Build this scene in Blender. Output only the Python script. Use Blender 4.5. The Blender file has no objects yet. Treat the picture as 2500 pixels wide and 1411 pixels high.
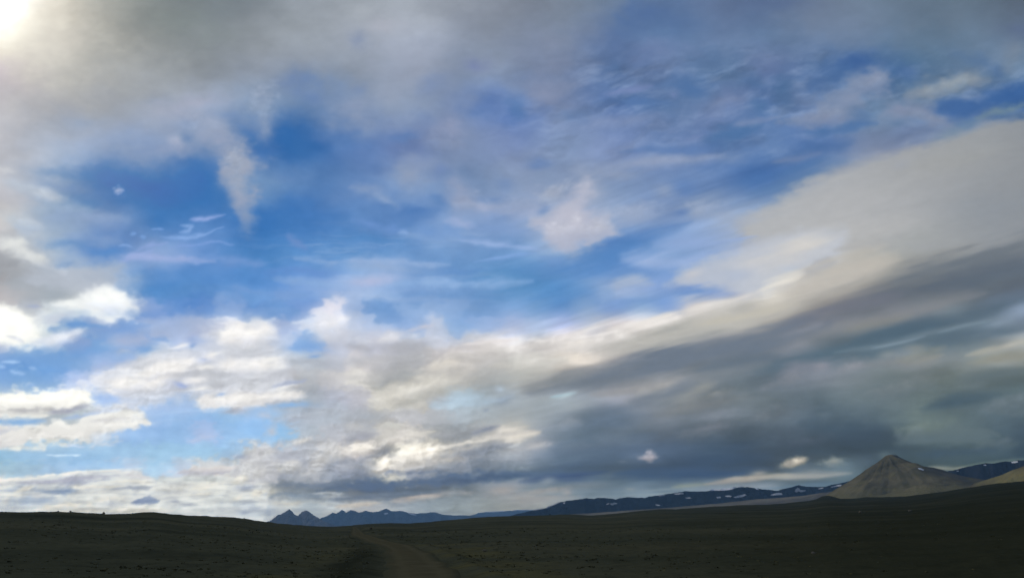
import bpy, math, random
import numpy as np
from mathutils import Vector
from mathutils.bvhtree import BVHTree

random.seed(7)
scene = bpy.context.scene
COL = scene.collection

# ---------------------------------------------------------------- camera
F = 2080.0                       # focal length in chart units (frame 2500 wide)
HORIZON = 1284.0                 # where the true horizon falls in the frame
PITCH = math.atan((HORIZON-705.5)/F)
EYE = 2.2
cd = bpy.data.cameras.new('camera')
cam = bpy.data.objects.new('camera', cd); COL.objects.link(cam)
cam.location = (0, 0, EYE)
cam.rotation_euler = (math.pi/2+PITCH, 0, 0)
cd.sensor_width = 36; cd.lens = 36*F/2500
cd.clip_start = 0.5; cd.clip_end = 600000
scene.camera = cam

def ray(u, v):
    """world direction of a point of the frame"""
    x = (u-1250)/F; z = (705.5-v)/F
    c, s = math.cos(PITCH), math.sin(PITCH)
    return (x, c-s*z, s+c*z)

def azel(u, v):
    x, y, z = ray(u, v)
    return math.atan2(x, y), z/math.hypot(x, y)      # azimuth (right positive), tan(elevation)

# ---------------------------------------------------------------- light
SUN_DIR = Vector(ray(-30, -5)).normalized()          # behind the veil, top left corner
SUN_EL = math.asin(SUN_DIR.z); SUN_AZ = math.atan2(SUN_DIR.x, SUN_DIR.y)
world = bpy.data.worlds.new('World'); scene.world = world
world.use_nodes = True
wn = world.node_tree.nodes; wn.clear()
wo = wn.new('ShaderNodeOutputWorld'); wb = wn.new('ShaderNodeBackground'); ws = wn.new('ShaderNodeTexSky')
ws.sky_type = 'NISHITA'; ws.sun_disc = False
ws.sun_elevation = SUN_EL; ws.sun_rotation = SUN_AZ
wb.inputs['Strength'].default_value = 0.05
world.node_tree.links.new(ws.outputs[0], wb.inputs[0]); world.node_tree.links.new(wb.outputs[0], wo.inputs[0])
sd = bpy.data.lights.new('sun', 'SUN'); sun = bpy.data.objects.new('sun', sd); COL.objects.link(sun)
sd.energy = 5.0; sd.angle = math.radians(4); sd.color = (1.0, 0.93, 0.82)
sun.rotation_euler = SUN_DIR.to_track_quat('Z', 'Y').to_euler()
sun.location = (0, 0, 50)

scene.view_settings.view_transform = 'Standard'; scene.view_settings.look = 'None'
scene.view_settings.exposure = 0; scene.view_settings.gamma = 1; scene.view_settings.use_curve_mapping = False
scene.render.engine = 'CYCLES'
scene.cycles.use_denoising = True
scene.cycles.max_bounces = 5; scene.cycles.diffuse_bounces = 2; scene.cycles.volume_bounces = 0
scene.cycles.transparent_max_bounces = 8
scene.cycles.use_adaptive_sampling = True; scene.cycles.adaptive_threshold = 0.01

# ---------------------------------------------------------------------------
# SKY FIELD: cloud cover, cloud light and clear blue as a function of direction.
# The chart is a world-fixed tangent plane (units: 1/2080 rad, centre at azimuth
# 0, elevation PITCH); everything is soft-edged and broken up with noise.
# ---------------------------------------------------------------------------

def _lattice(nx, ny, seed):
    return np.random.RandomState(seed).rand(ny, nx).astype(np.float32)

def vnoise(x, y, seed, n=256):
    g = _lattice(n, n, seed)
    xi = np.floor(x); yi = np.floor(y)
    fx = (x - xi).astype(np.float32); fy = (y - yi).astype(np.float32)
    fx = fx*fx*fx*(fx*(fx*6-15)+10); fy = fy*fy*fy*(fy*(fy*6-15)+10)
    xi = xi.astype(np.int64) % n; yi = yi.astype(np.int64) % n
    x1 = (xi+1) % n; y1 = (yi+1) % n
    a = g[yi, xi]; b = g[yi, x1]; c = g[y1, xi]; d = g[y1, x1]
    return a + (b-a)*fx + (c-a)*fy + (a-b-c+d)*fx*fy

def fbm(x, y, seed, octaves=4, gain=0.5):
    """about -1 .. 1"""
    s = 0; amp = 1; tot = 0
    for k in range(octaves):
        # rotate each octave so that the lattice does not show
        a = 0.6*k; ca, sa = np.cos(a), np.sin(a)
        f = 2.03**k
        s = s + amp*(vnoise((x*ca-y*sa)*f+17.3*k, (x*sa+y*ca)*f+9.1*k, seed+k)*2-1)
        tot += amp; amp *= gain
    return s/tot*1.6

def sstep(t):
    t = np.clip(t, 0, 1)
    return t*t*(3-2*t)

# sampled tones of the sky, every 125 x 88.2 chart units (hex sRGB)
TONES = """
ffffff ddd5c5 acaca5 8e938e 878e92 8c9296 989ea6 9ca4ac a3a8ae 8c94a0 808694 7c8894 6c7c94 587096 647494 5c7096 6e7a8e 68788e 62768a 62727f 5c6878
fff8e1 d7d2c6 acaca2 949692 8e9496 929496 9ba0a5 9aa1ae a5aab6 8c96a8 828ea0 7c8aa0 6278a0 5a769e 5e7498 60789b 728298 6c7a91 5e768e 5f738c 5a6c8a
cdc4c8 bebcb6 acaca6 a5a8aa 969ca0 969ca8 929cac 919caa 9ba0b0 8492aa 8290a8 7080a2 5a74a0 667ca5 5c78a0 6276a0 54709b 46699b 557396 62788e 647d98
b4b4b9 a5a8ac a2a6aa 9ea6b2 a5acbe 96a2b4 738cb2 8c98b2 96a2b2 7387af 5e7aaf 7686aa 5c78aa 5e7aa5 667ca5 5270a0 7084a8 6e87a5 73849e 55709b 325891
bebec3 aab4c3 9ba8c3 98a0b9 8294b4 5578af 4870aa 6482b4 6e82af 8291b2 768ab6 8496b4 7a8eb9 6982af 5a78aa 5f7dac 5a78aa 7382a5 697da5 8c929b 828c91
c8cad0 9cafc8 6585b6 6284b6 547cb6 7896be 5f82b4 6482b2 8a9bb6 738cb4 8c9bb4 8091b2 788eb4 6e87b2 6482b2 4b70a8 828ca5 a5aab2 a5a8aa 94989b 828a91
cdcac8 a0b4cc 8aa0c6 5680b8 5c84bc 4c7ab8 4e7ab8 6086bc 5f84ba 86a0ca 829cc8 b0b4c6 94a5c0 7891bc 91a0bc a5acb6 b2b4b8 b0b2b4 a2a6a8 878e98 7d8794
a5a5aa b0bece 7495c8 88a2ce 7094cb 5686c0 5c8ac3 6491c8 6c94c8 7096c8 6e96c8 90a8cc 5882be 7d9ecd 91a8d0 bebec3 c6c4c0 b2b0a8 969896 78848a 6c7882
beb9b9 aab2b9 c8ced8 6491c8 5f8cc6 6994cd 789bd2 a0b4d6 789bcd 6994c8 5f91c3 5a8cc3 96aacd 87a0cd 829bcd e1dacd b9b4a8 9b968e 737a7d 626c76 5c6676
f0eee6 c8d2da a0b6d8 8ea6ce a5b2cd c4c8d2 b4bed7 bec6d7 96afd7 91acd2 aab9dc a5b9d7 c3c3cd d7d0c8 b4b2ac b9b4a5 7d808a 7d8084 64707a 5f6c78 788796
82a5d7 7da5d7 96afd7 c8ccda d2d2dc d2d4d7 c3c6cd b9bcc3 b4b4b6 cec9bf c8c6c0 cdcac0 a09e9e 707684 707887 6c7380 70767f 808287 788082 828784 96988f
b4cae2 b0c8e2 b4c3e1 c3cde1 c8d0dc cdcdcd b4bec8 b4b6c3 c3c1b9 aabccd 96a5b9 96a0aa 9b9ba2 808491 787e82 707682 66707d 6c7478 667076 5f6973 586469
c4d2e2 b4cae4 b0c8e4 96b9e4 94b9e4 96bee6 b9bec8 bebebc b9b9b6 9196a0 b0b2b4 7884945 64738a 626e80 626c7a 586476 525e70 485668 5a6670 5c666c 465462
9bbedc a0c0de afc3dc afbed7 b4c0d2 c8cdd2 afb4c0 969eaf a0a0a5 8c949e 768291 556480 5a6980 52627c 485870 46546a 4b5868 4b5a69 4b5a68 485662 3c4a5c
aab9d2 bec8d7 c8c8c8 afb9c8 b9c3d0 aab9c8 96a0b2 bebcb6 a5a8aa 8c969e 878c8e 828e98 788890 707e88 68747e 606c78 5a6672 556070 505c68 4b5662 465060
""".split()

# the lower, busier half again, every 62.5 x 44.1 units from v = 706
TONES_LOW = """
bdb6b8 acb2ba b0b2b6 c4c8c8 ecefef 8fa9cf 6090c8 5c8ac2 6490c8 7298cc 6c98cf 7b9dd0 7a9fd2 88a7d4 a2b8da 8fadd4 7096c8 7396c6 7698c8 6c94c6 5c90c4 598bc2 5688c0 5e8cc4 98aaca 88a5d0 7498cc 6f93c8 86a0d0 b8bccb e0dbd0 c8c0b2 b2ada4 a8a196 8e8a8c 757b82 68737a 626e76 66717a 5e6a78 606e80
dadad8 b6bcc6 cfd6da d8dddd e6e9ea e0e5ec 8aa5d6 6a92cc 6990ca 88a4d0 6c92c8 6e96cc 7c9cd0 d0d0dc 9ab2d8 7097ca 8aa9d4 88a6d0 84a4d0 7096c6 7aa0d0 6f98c8 6892c6 88a5cc 7f9dcc 8aa8d0 85a2d0 d4cfce cfccca b4b4b2 c8bfae b0aca2 90908e 7c7f8a 727a85 848288 7a828a 747e84 626e7c 6a7a8e 8290ac
fcfaee f0f0e8 cdd8dd a8bfd8 8ca8d4 84a5d6 9db2d6 a6b4d2 b2b8cc dedde0 e6e4e2 a4b4d6 c4cede d0d2da b4bfd4 a8bad8 94b0da b4bccd 8cacd6 98b2da a9b8d9 a9bcdc b4bede b2b8c8 cac4c4 e2dad4 d2cdc6 bab9b4 b4b4b0 b5b1a6 9c9a96 7c7e8a 868992 84878b 6c7684 627080 586878 5e6c7a 6f8090 8296a4 708096
c0cade e4e8e8 c8d4e4 90a9d4 84aad8 96b0d8 7ca3d8 b2c0dc a6b4d6 dedcdc c8c8cc b2c0d8 80a6d8 b4bacb b8becd b8bccd b2b6bf b8bcc8 c4c6ce d2cecd dcdadc b8babc e4dbd2 c5c0c0 bfbdbb bdbbb6 a8a8a5 8f9196 7e818c 7c808c 7c7f88 888b90 6a7682 5a6978 5c6c7c 7c8a98 687a88 5e7080 647482 7c8084 a4a49c
86aadc 80a8da 7fa8da 86abd9 9fb6dc bcbfca e0dcd8 dcdce0 d0d4e2 e8e4e2 ddd9d4 c2c8d2 b3bcc6 b2b5c0 c8c4c6 b4b4ba aeb0b0 c4beba cec8c2 c0bfbf c8c8c4 dcd8d0 dccfbf dcd2c6 aaaaaa 8c8e96 70778a 6c7584 747c88 68737f 6a7380 70798a 8a8a98 80868e 858a8e 888a8a 85888a 808082 8a8c86 9a9a92 8e8f88
88aedd 86aedc 86addc b4c6e8 e0e2e8 eeebe6 ece9e6 b8bcd8 cdced4 c8c8cc d6d4d0 c8c6c8 bcc0c6 c2c2c6 d0cec8 a8acb0 a6aaae b8b5b0 bdbab4 b2b2b0 a8b0b4 9a9a98 868a8c 747a84 6f7884 848990 969896 86898c 747c86 66717c 626c7c 747a84 7a7e8a 76808a 727c84 6c787c 70757a 6a7470 6c757c 5c6a74 5a6874
fbf9ee fdfbf0 fdfbf2 f0eee4 a4bee6 c0cadc c8d2e2 a8c0e2 c8d0dc d8d8d8 ccccd0 bcc2cc b0bac6 b2b8c8 b8b8c2 ccc8ba c5bfae aeb2ba aac0d0 a2b2be 9aa8b8 9aa2a8 a6b4bc 98a0a8 a09ca4 8a8e96 8a9090 787e88 686f7a 707a80 6c747c 66727c 62707c 707a7e 6c767c 66727a 68747a 5c6a74 58656f 5e6c72 606e72
dcdcd6 b4c8dc a8b8c8 b8c4cc d8dadc d4d4d4 a2c0e6 9cbee6 94bae4 96badf a0c0e6 b0bccb b4bcc8 b2bcc8 a8b0bd b2b5b9 bcbec4 b4b8bf aebac4 a8b2ba a6acae 9aa6ae 8c98a6 6c7c92 6a7a8e 7c8490 787c86 6c747e 7a7a82 6e767e 666c74 626c78 566476 54626e 566470 626e72 6a746e 5c6a72 606c76 5a6876 52606e
c8ccd4 e0ded8 e4e2da e4e2dc c8d2de 9cbde4 96bae4 94b9e2 a6bce0 98bee6 96c0ea 8abce8 b0bcc8 b4b8c2 acb0b8 c8c5be d0ccc6 a0a8b0 9098a2 bab8b4 dcd4c6 a0a4ac 7c8a9a 66768a 6c7686 5c6a7c 646a78 5a6878 566274 4e5c6c 566274 545f6e 4c5868 485668 465466 4a5868 626e72 5e6a6c 586468 4c5a64 445264
9ac0dc 9cc0de 9fc2e0 9cc0e0 9ec2e2 9cc0e0 9cc2e0 9ec4e2 9ec4e2 a0c0de c8c8c8 b8bcc8 b4b8c2 c6c6c6 dcd4cb 9aa0aa efe8d4 d6d0c2 949caa 8e98a6 b4b8bc 8a96a4 66768a 5c6c80 5a6878 687284 526078 4c5c74 485a70 465468 465466 465264 445264 425062 445264 485866 4a5a68 48586a 465664 4c5a64 3a4a5c
a8c6d8 a6c4da a4c2de a2c2e2 a4c4e2 b2c4da a6c6e0 b8c6d8 cccbcb c4c8cc d2d4cc a8b0bc b8b8bc a8aeb8 8c98a8 f0ead8 b2b2b8 9c9ea4 8a92a2 74849a 6e8096 5a6c84 4c5e7c 4a5c78 4a5a74 445672 425470 41526e 42536c 405068 445268 6a7078 667078 76807e 4e5c6c 4a5868 44525f 46545f 44545e 3c4c5c 344456
bcc4cc a4b0c4 8ca0bc 9aa8ba c8cac4 a8b0bc c2c8cc c6cacc d0d0c6 c2c8c6 b8bec4 7c8ca0 74869a 64788e 5a6e8a 566c86 566c88 5a6e88 5e7286 8c929a 9a9c9e 84909a 7c8a94 74828e 6c7c8a 788892 64768a 7c8a90 8a9090 908f8c 8c9494 5c7082 506780 50667c 566670 54646c 54645e 70786e 707c78 606e74 485a66
9cb0cc a0b8cc d8d2c4 d0cdc0 b8c0c8 d0cfc8 c8cccc b8c4cc bcc4c8 a8b8c4 b4bec8 b8bcbc a4b0b8 b0b4b4 b0aaa6 b0b0ac 9ca4a8 949ea2 8e9a9f 8c9498 909698 8a9298 808e96 7c8a94 788892 788892 748490 708090 6c7c8c 687888 647484 607080 607080 607080 607080 607080 5c6c78 5c6c78 5c6c78 5c6c78 506070
""".split()

def tone_grid(tones, w):
    out = [[int(t[i:i+2], 16) for i in (0, 2, 4)] for t in tones]
    g = np.array(out, np.float32).reshape(-1, w, 3)/255.0
    # even out the hue of the grey clouds, keeping their light and dark
    lum = g.mean(axis=2, keepdims=True); ch = g/lum
    p = np.pad(ch, ((1, 1), (1, 1), (0, 0)), mode='edge'); h_, w_ = ch.shape[:2]
    sm = sum(p[j:j+h_, i:i+w_] for j in range(3) for i in range(3))/9
    k = sstep((0.26-(g[..., 2:]-g[..., :1]))/0.10)*sstep((0.80-lum)/0.15)*0.75
    return lum*(ch+(sm-ch)*k)

def cubic_up(g, gx, gy):
    """Catmull-Rom lookup of the grid g at fractional positions"""
    h, w, _ = g.shape
    def wts(t):
        return (0.5*(-t+2*t*t-t**3), 0.5*(2-5*t*t+3*t**3), 0.5*(t+4*t*t-3*t**3), 0.5*(-t*t+t**3))
    gx = np.clip(gx, 0, w-1.001); gy = np.clip(gy, 0, h-1.001)
    xi = np.floor(gx).astype(int); yi = np.floor(gy).astype(int)
    wx = wts(gx-xi); wy = wts(gy-yi)
    out = 0
    for j in range(4):
        yy = np.clip(yi+j-1, 0, h-1)
        row = 0
        for i in range(4):
            xx = np.clip(xi+i-1, 0, w-1)
            row = row + g[yy, xx]*wx[i][..., None]
        out = out + row*wy[j][..., None]
    return out

U0, U1, V0, V1, CELL = -260, 2760, -260, 1420, 2.0

class Chart:
    def __init__(self):
        self.us = np.arange(U0, U1, CELL, dtype=np.float32)
        self.vs = np.arange(V0, V1, CELL, dtype=np.float32)
        self.u, self.v = np.meshgrid(self.us, self.vs)
        u, v = self.u, self.v
        # noise that gets finer towards the horizon, where the clouds are farther off
        self.t = t = sstep((v-720)/420)
        # the cloud rows on the right run in long slanting lines: L is constant along a row
        L = v.copy()
        for _ in range(8):
            L = 0.5*L+0.5*(v+np.interp(L, [300, 690, 950, 1030, 1120, 1180], [0.34, 0.33, 0.26, 0.20, 0.10, 0.04])*(u-1300))
        self.L = L; self.row = row = sstep((u-1050)/350)*sstep((v-(330-0.10*(u-1300)))/200)
        def bn(su, sv, seed, octv, gain=0.5, r=2.1):
            free = fbm(u/su, v/sv, seed, octv, gain)*(1-t)+fbm(u/su*r, v/sv*r, seed+5, octv, gain)*t
            rows = fbm(u/(su*3.4), L/(sv*0.62), seed+9, octv, gain)
            return free*(1-row)+rows*row
        self.bn = bn
        amp = (1-0.5*t)*(1-0.35*row)
        self.w1u = (bn(80, 55, 11, 4)*13+bn(17, 12, 23, 2)*2.0)*amp
        self.w1v = (bn(80, 55, 31, 4)*9+bn(17, 12, 43, 2)*1.5)*amp
        self.nf = bn(30, 19, 51, 3)
        self.nm = bn(90, 50, 61, 3)
        self.img = None

    def box(self, a, b, c, d):
        x0 = int(max(0, (a-U0)//CELL)); x1 = int(min(len(self.us), (b-U0)//CELL+2))
        y0 = int(max(0, (c-V0)//CELL)); y1 = int(min(len(self.vs), (d-V0)//CELL+2))
        return slice(y0, y1), slice(x0, x1)

    def coords(self, sl, warp):
        return self.u[sl]+self.w1u[sl]*warp, self.v[sl]+self.w1v[sl]*warp

    def mix(self, sl, col, a):
        col = np.array(col, np.float32) if not isinstance(col, np.ndarray) else col
        self.img[sl] += (col-self.img[sl])*a[..., None]

def rgb(h):
    return np.array([int(h[i:i+2], 16) for i in (0, 2, 4)], np.float32)/255

def blob(C, col, a, x, y, rx, ry, ang=0, warp=1, p=1.0):
    """soft puff: gaussian footprint, p > 1 gives a flatter middle and a firmer edge"""
    R = max(rx, ry)*2.4+20
    sl = C.box(x-R, x+R, y-R, y+R)
    U, V = C.coords(sl, warp)
    t = np.radians(ang); c, s = np.cos(t), np.sin(t)
    dx, dy = U-x, V-y
    q = ((dx*c+dy*s)/rx)**2 + ((-dx*s+dy*c)/ry)**2
    q = q*np.exp(-0.40*C.nm[sl]-0.25*C.nf[sl])
    C.mix(sl, rgb(col), np.clip(a*np.exp(-np.power(q, p))*(1+0.22*C.nf[sl]*min(warp, 1)), 0, 1))

def streak(C, col, a, w, pts, warp=1, taper=1, col2=None, p=1.0):
    """soft band along a polyline, w is its half width, thinning at both ends"""
    P = np.array(pts, np.float32)
    R = w*2.6+18
    sl = C.box(P[:, 0].min()-R, P[:, 0].max()+R, P[:, 1].min()-R, P[:, 1].max()+R)
    U, V = C.coords(sl, warp)
    seg = np.hypot(*(P[1:]-P[:-1]).T); L = seg.sum(); acc = 0
    best = np.full(U.shape, 1e9, np.float32); T = np.zeros_like(best)
    for i in range(len(P)-1):
        d = P[i+1]-P[i]; l2 = (d**2).sum()
        t = np.clip(((U-P[i, 0])*d[0]+(V-P[i, 1])*d[1])/l2, 0, 1)
        dist = np.hypot(U-P[i, 0]-t*d[0], V-P[i, 1]-t*d[1])
        m = dist < best
        best = np.where(m, dist, best); T = np.where(m, (acc+t*seg[i])/L, T)
        acc += seg[i]
    ww = w*(1.1-taper*0.6*(np.abs(T*2-1)**3))*np.exp(0.40*C.nm[sl]+0.28*C.nf[sl])
    al = a*np.exp(-np.power((best/ww)**2, p))*(1-taper*0.55*np.abs(T*2-1)**3)
    al = np.clip(al*(1+0.30*C.nf[sl]+0.2*C.nm[sl]), 0, 1)
    c = rgb(col)
    if col2 is not None:
        c = c+(rgb(col2)-c)*T[..., None]
    C.mix(sl, c, al)

def shape(C, col, a, soft, pts, warp=1, col2=None, rough=0.0, gdir=(0, 1)):
    """cloud with an outline: feathered over `soft`, col at the top to col2 at the bottom"""
    P = np.array(pts, np.float32); n = len(P)
    R = soft*1.5+24
    x0, x1, y0, y1 = P[:, 0].min(), P[:, 0].max(), P[:, 1].min(), P[:, 1].max()
    sl = C.box(x0-R, x1+R, y0-R, y1+R)
    U, V = C.coords(sl, warp)
    d2 = np.full(U.shape, 1e12, np.float32); ins = np.zeros(U.shape, bool)
    for i in range(n):
        ax, ay = P[i]; bx, by = P[(i+1) % n]
        ex, ey = bx-ax, by-ay
        t = np.clip(((U-ax)*ex+(V-ay)*ey)/(ex*ex+ey*ey+1e-6), 0, 1)
        d2 = np.minimum(d2, (U-ax-t*ex)**2+(V-ay-t*ey)**2)
        if ay != by:
            cr = ((ay > V) != (by > V)) & (U < (bx-ax)*(V-ay)/(by-ay)+ax)
            ins ^= cr
    sd = np.sqrt(d2)*np.where(ins, 1, -1)
    if rough:
        sd = sd+rough*fbm(C.u[sl]/26, C.v[sl]/15, 77, 3)
    so = soft*np.exp(0.5*C.nm[sl])
    al = a*sstep((sd+so+3*C.nf[sl])/(2*so))*(1-0.10*np.clip(C.nf[sl]+C.nm[sl], 0, 1))
    c = rgb(col)
    if col2 is not None:
        gx, gy = gdir
        q = U*gx+V*gy; pq = P[:, 0]*gx+P[:, 1]*gy
        c = c+(rgb(col2)-c)*sstep((q-pq.min())/(pq.max()-pq.min()+1e-6))[..., None]
    C.mix(sl, c, al)

def scrap(C, col, under, a, x, y, rx, ry, ang=0, seed=0):
    """small ragged cloud: torn edge, thin holes, lit crown and grey underside"""
    R = max(rx, ry)*2+6
    sl = C.box(x-R, x+R, y-R, y+R)
    u, v = C.u[sl], C.v[sl]
    t = np.radians(ang); c, s = np.cos(t), np.sin(t)
    dx, dy = (u-x)*c+(v-y)*s, -(u-x)*s+(v-y)*c
    k = (1.5 if rx < 30 else 2.4)/rx
    n = fbm(dx*k+seed, dy*k*1.5, 901+seed, 4, 0.6); m = fbm(dx*k*0.5+9, dy*k*0.8, 931+seed, 2)
    q = 1-np.sqrt((dx/rx)**2+(dy/ry)**2)+0.30*n+0.22*m
    al = a*sstep(q/0.95+0.02)
    sh = sstep((dy/ry+0.25+0.3*n)/1.1)[..., None]
    C.mix(sl, rgb(col)*(1-sh)+rgb(under)*sh+(0.06*n)[..., None], al)

def details(C):
    B = lambda *a, **k: blob(C, *a, **k)
    S = lambda *a, **k: streak(C, *a, **k)
    P = lambda *a, **k: shape(C, *a, **k)
    # --- sun behind the veil, upper left
    B('8a928f', .5, 430, 50, 120, 45, 10)
    B('8a9296', .35, 560, 20, 110, 40)
    B('a0a8b8', .4, 400, 245, 40, 9, 0)
    B('96a2b4', .5, 395, 248, 30, 10, 0)
    B('b0b3c4', .55, 480, 252, 70, 20, -8)
    B('adb2c4', .5, 430, 275, 45, 22, 0)
    B('bcc0d0', .6, 425, 345, 26, 20, 20)
    B('6c88b4', .6, 468, 332, 20, 14, 0)
    B('8096bc', .5, 470, 300, 30, 15, 0)
    B('8096bc', .5, 560, 292, 30, 14, 0)
    B('a8b2c8', .5, 525, 310, 30, 22, 0)
    B('5f82b6', .7, 600, 322, 26, 14, 20)
    B('4a72ac', .75, 620, 345, 26, 16, 20)
    B('8ea0bc', .45, 195, 300, 60, 22, -5)
    B('9cacc8', .4, 240, 345, 120, 16, 0)
    # --- upper middle
    B('b2b8c0', .5, 885, 28, 60, 24, 0)
    B('b2b4c0', .5, 935, 60, 50, 22, 0)
    B('8894ae', .6, 882, 102, 22, 22, 0)
    B('9aa2b4', .5, 1010, 140, 80, 60, 0)
    B('6c86b4', .5, 745, 195, 35, 18, 0)
    B('7088b6', .55, 760, 238, 30, 18, 0)
    B('788cb4', .5, 700, 205, 40, 26, 0)
    B('7488b2', .45, 865, 212, 18, 14, 0)
    B('7c92b8', .5, 820, 225, 50, 30, 0)
    B('929eb8', .6, 860, 260, 50, 26, -15)
    B('456eaa', .8, 690, 330, 38, 34, 10)
    B('4a72ac', .6, 730, 345, 40, 24, 0)
    B('93a0ba', .7, 650, 300, 22, 46, -10)
    B('5c7cb0', .55, 800, 335, 50, 16, 0)
    B('929eb8', .5, 880, 305, 60, 24, 0)
    B('5f7eb2', .7, 990, 332, 42, 16, -5)
    B('9aa4b8', .5, 960, 225, 60, 50, 0)
    B('7086b0', .5, 1035, 290, 35, 18, 20)
    B('949cb8', .6, 1090, 315, 40, 40, 0)
    B('727eaa', .55, 1170, 158, 34, 16, 0)
    B('7488b0', .5, 1050, 215, 50, 24, -25)
    B('5a78b0', .45, 1200, 245, 42, 22, -12)
    B('4e74aa', .6, 1262, 258, 20, 34, 10)
    B('5c7cb2', .5, 1160, 275, 44, 22, 0)
    B('8890aa', .5, 1330, 232, 45, 34, 0)
    B('868fa8', .4, 1340, 130, 100, 90, 0)
    # --- upper right of middle: blue rifts in the veil
    B('506a98', .7, 1595, 35, 62, 34, 10)
    B('526e9c', .6, 1545, 20, 36, 36, 0)
    B('54709e', .6, 1530, 75, 46, 26, 0)
    B('58729e', .5, 1500, 125, 34, 30, 0)
    B('6c7ca4', .5, 1600, 125, 80, 26, -8)
    B('52709c', .6, 1506, 162, 16, 14, 0)
    B('4e6f9f', .7, 1660, 205, 60, 22, 12)
    B('4c6e9f', .6, 1700, 225, 40, 26, 0)
    B('5274a8', .65, 1560, 252, 80, 16, 0)
    B('5678aa', .4, 1400, 285, 45, 18, 0)
    S('7486b4', .7, 8, [(1480, 232), (1540, 222), (1592, 203)])
    B('7284b0', .6, 1645, 226, 14, 8, -20)
    B('4c6e9c', .6, 1850, 205, 60, 16, 10)
    B('4a6e9c', .6, 1845, 262, 22, 32, 0)
    B('6a7ba4', .5, 1780, 250, 50, 30, -20)
    B('6c80aa', .45, 1560, 305, 150, 24, 0)
    S('4a6f9f', .8, 13, [(1720, 345), (1790, 335), (1860, 310)])
    S('7c8cb0', .6, 8, [(1800, 310), (1850, 302), (1890, 290)])
    B('7284ae', .5, 1700, 340, 40, 12, -8)
    # --- upper right
    B('70809a', .5, 2010, 50, 110, 34, 8)
    B('68788c', .4, 2330, 45, 150, 45, 0)
    B('3a5c94', .85, 2092, 152, 42, 22, 0)
    B('466696', .6, 2050, 180, 60, 22, -30)
    B('48689a', .6, 2005, 205, 34, 26, 0)
    B('476892', .6, 1915, 220, 30, 40, 0)
    B('476798', .7, 2213, 178, 32, 17, 0)
    B('52709a', .5, 2390, 150, 60, 20, 20)
    B('4c6a94', .6, 2440, 175, 16, 18, 0)
    B('5a6a8c', .5, 2490, 70, 30, 26, 0)
    B('768496', .6, 2475, 130, 26, 34, 20)
    P('7d8ba7', .75, 20, [(1900, 300), (1990, 285), (2010, 250), (2040, 225), (2080, 190), (2120, 174), (2160, 170), (2180, 195),
                          (2170, 225), (2110, 240), (2095, 265), (2070, 292), (2020, 306), (1960, 312)], rough=9)
    B('8691ac', .6, 2140, 190, 28, 16, -20)
    B('8893ae', .5, 2085, 235, 34, 14, -25)
    B('828cab', .5, 2010, 290, 60, 12, -3)
    B('4c6e9c', .6, 2100, 285, 30, 20, 0)
    B('5d7698', .5, 2120, 225, 20, 8, -30)
    P('3d6299', .85, 24, [(2255, 262), (2300, 242), (2400, 240), (2460, 215), (2540, 190), (2540, 236), (2450, 250), (2400, 272),
                          (2360, 300), (2310, 292), (2270, 282)], rough=5)
    B('38609a', .5, 2470, 232, 50, 15, -8)
    S('838f9f', .9, 16, [(2210, 232), (2290, 215), (2360, 190), (2420, 198)])
    B('8c979c', .6, 2330, 205, 42, 16, -18)
    S('7c89a5', .9, 16, [(2140, 285), (2190, 262), (2230, 262), (2280, 295), (2330, 315)])
    B('5a7498', .6, 2190, 298, 24, 10, 0)
    S('56779f', .7, 12, [(2270, 350), (2340, 322), (2400, 292)])
    S('6c8498', .85, 9, [(2385, 292), (2440, 272), (2520, 250)])
    S('4e6c92', .7, 7, [(2400, 300), (2450, 283), (2520, 278)])
    S('4c70a2', .7, 10, [(1960, 322), (2040, 318), (2130, 300)])
    S('47699c', .6, 16, [(1940, 375), (2010, 362), (2080, 345)])
    S('7786a8', .6, 8, [(1880, 395), (1960, 385), (2000, 375)])
    S('4b70a6', .7, 20, [(1860, 440), (1920, 420), (2000, 390)])
    S('5276a6', .6, 22, [(1830, 480), (1900, 460), (1960, 430), (2060, 392)])
    # --- the great grey bank, right
    P('b0b2b5', .95, 22, [(1800, 540), (1880, 498), (1960, 452), (2035, 418), (2130, 384), (2250, 352), (2350, 322), (2420, 300), (2520, 284),
                          (2800, 250), (2800, 640), (2300, 620), (2050, 600), (1930, 575), (1820, 590)], col2='84898f', gdir=(1, 0.12), rough=5, warp=.8)
    B('a2a39f', .5, 2300, 400, 150, 40, -14)
    B('989ca2', .4, 2250, 440, 180, 60, -12)
    B('9aa0ac', .5, 2195, 405, 22, 12, -20)
    B('b6b7b9', .5, 2080, 500, 170, 55, -12)
    B('b9b9b9', .5, 2110, 560, 170, 30, -8)
    B('88909a', .5, 2420, 520, 120, 60, -10)
    B('a4a8a8', .4, 2230, 590, 140, 30, -8)
    # --- left: cloud fringe above the horizon clouds
    B('5c82b4', .6, 200, 425, 90, 16, 3)
    B('5880b6', .7, 300, 430, 80, 30, 0)
    B('4c78b3', .8, 430, 475, 110, 50, 0)
    B('5079b4', .5, 500, 420, 50, 24, 0)
    B('7c95be', .5, 160, 455, 60, 12, 5)
    B('5c84b6', .6, 215, 490, 55, 22, 0)
    scrap(C, 'b4c0e0', '93a8d4', .9, 288, 466, 19, 13, 0, 1)
    B('a3acc0', .6, 530, 325, 60, 30, 10)
    S('9aa4bc', .9, 34, [(500, 330), (545, 352), (575, 400), (588, 440), (592, 490), (590, 545)], p=1.3)
    B('a6acba', .6, 580, 395, 26, 40, -15)
    B('a7adc4', .5, 420, 370, 60, 18, 0)
    B('94a4c0', .5, 370, 385, 70, 20, 0)
    B('a8b0c0', .7, 590, 440, 18, 30, -8)
    B('9aa5bd', .5, 600, 500, 12, 36, 4)
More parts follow.
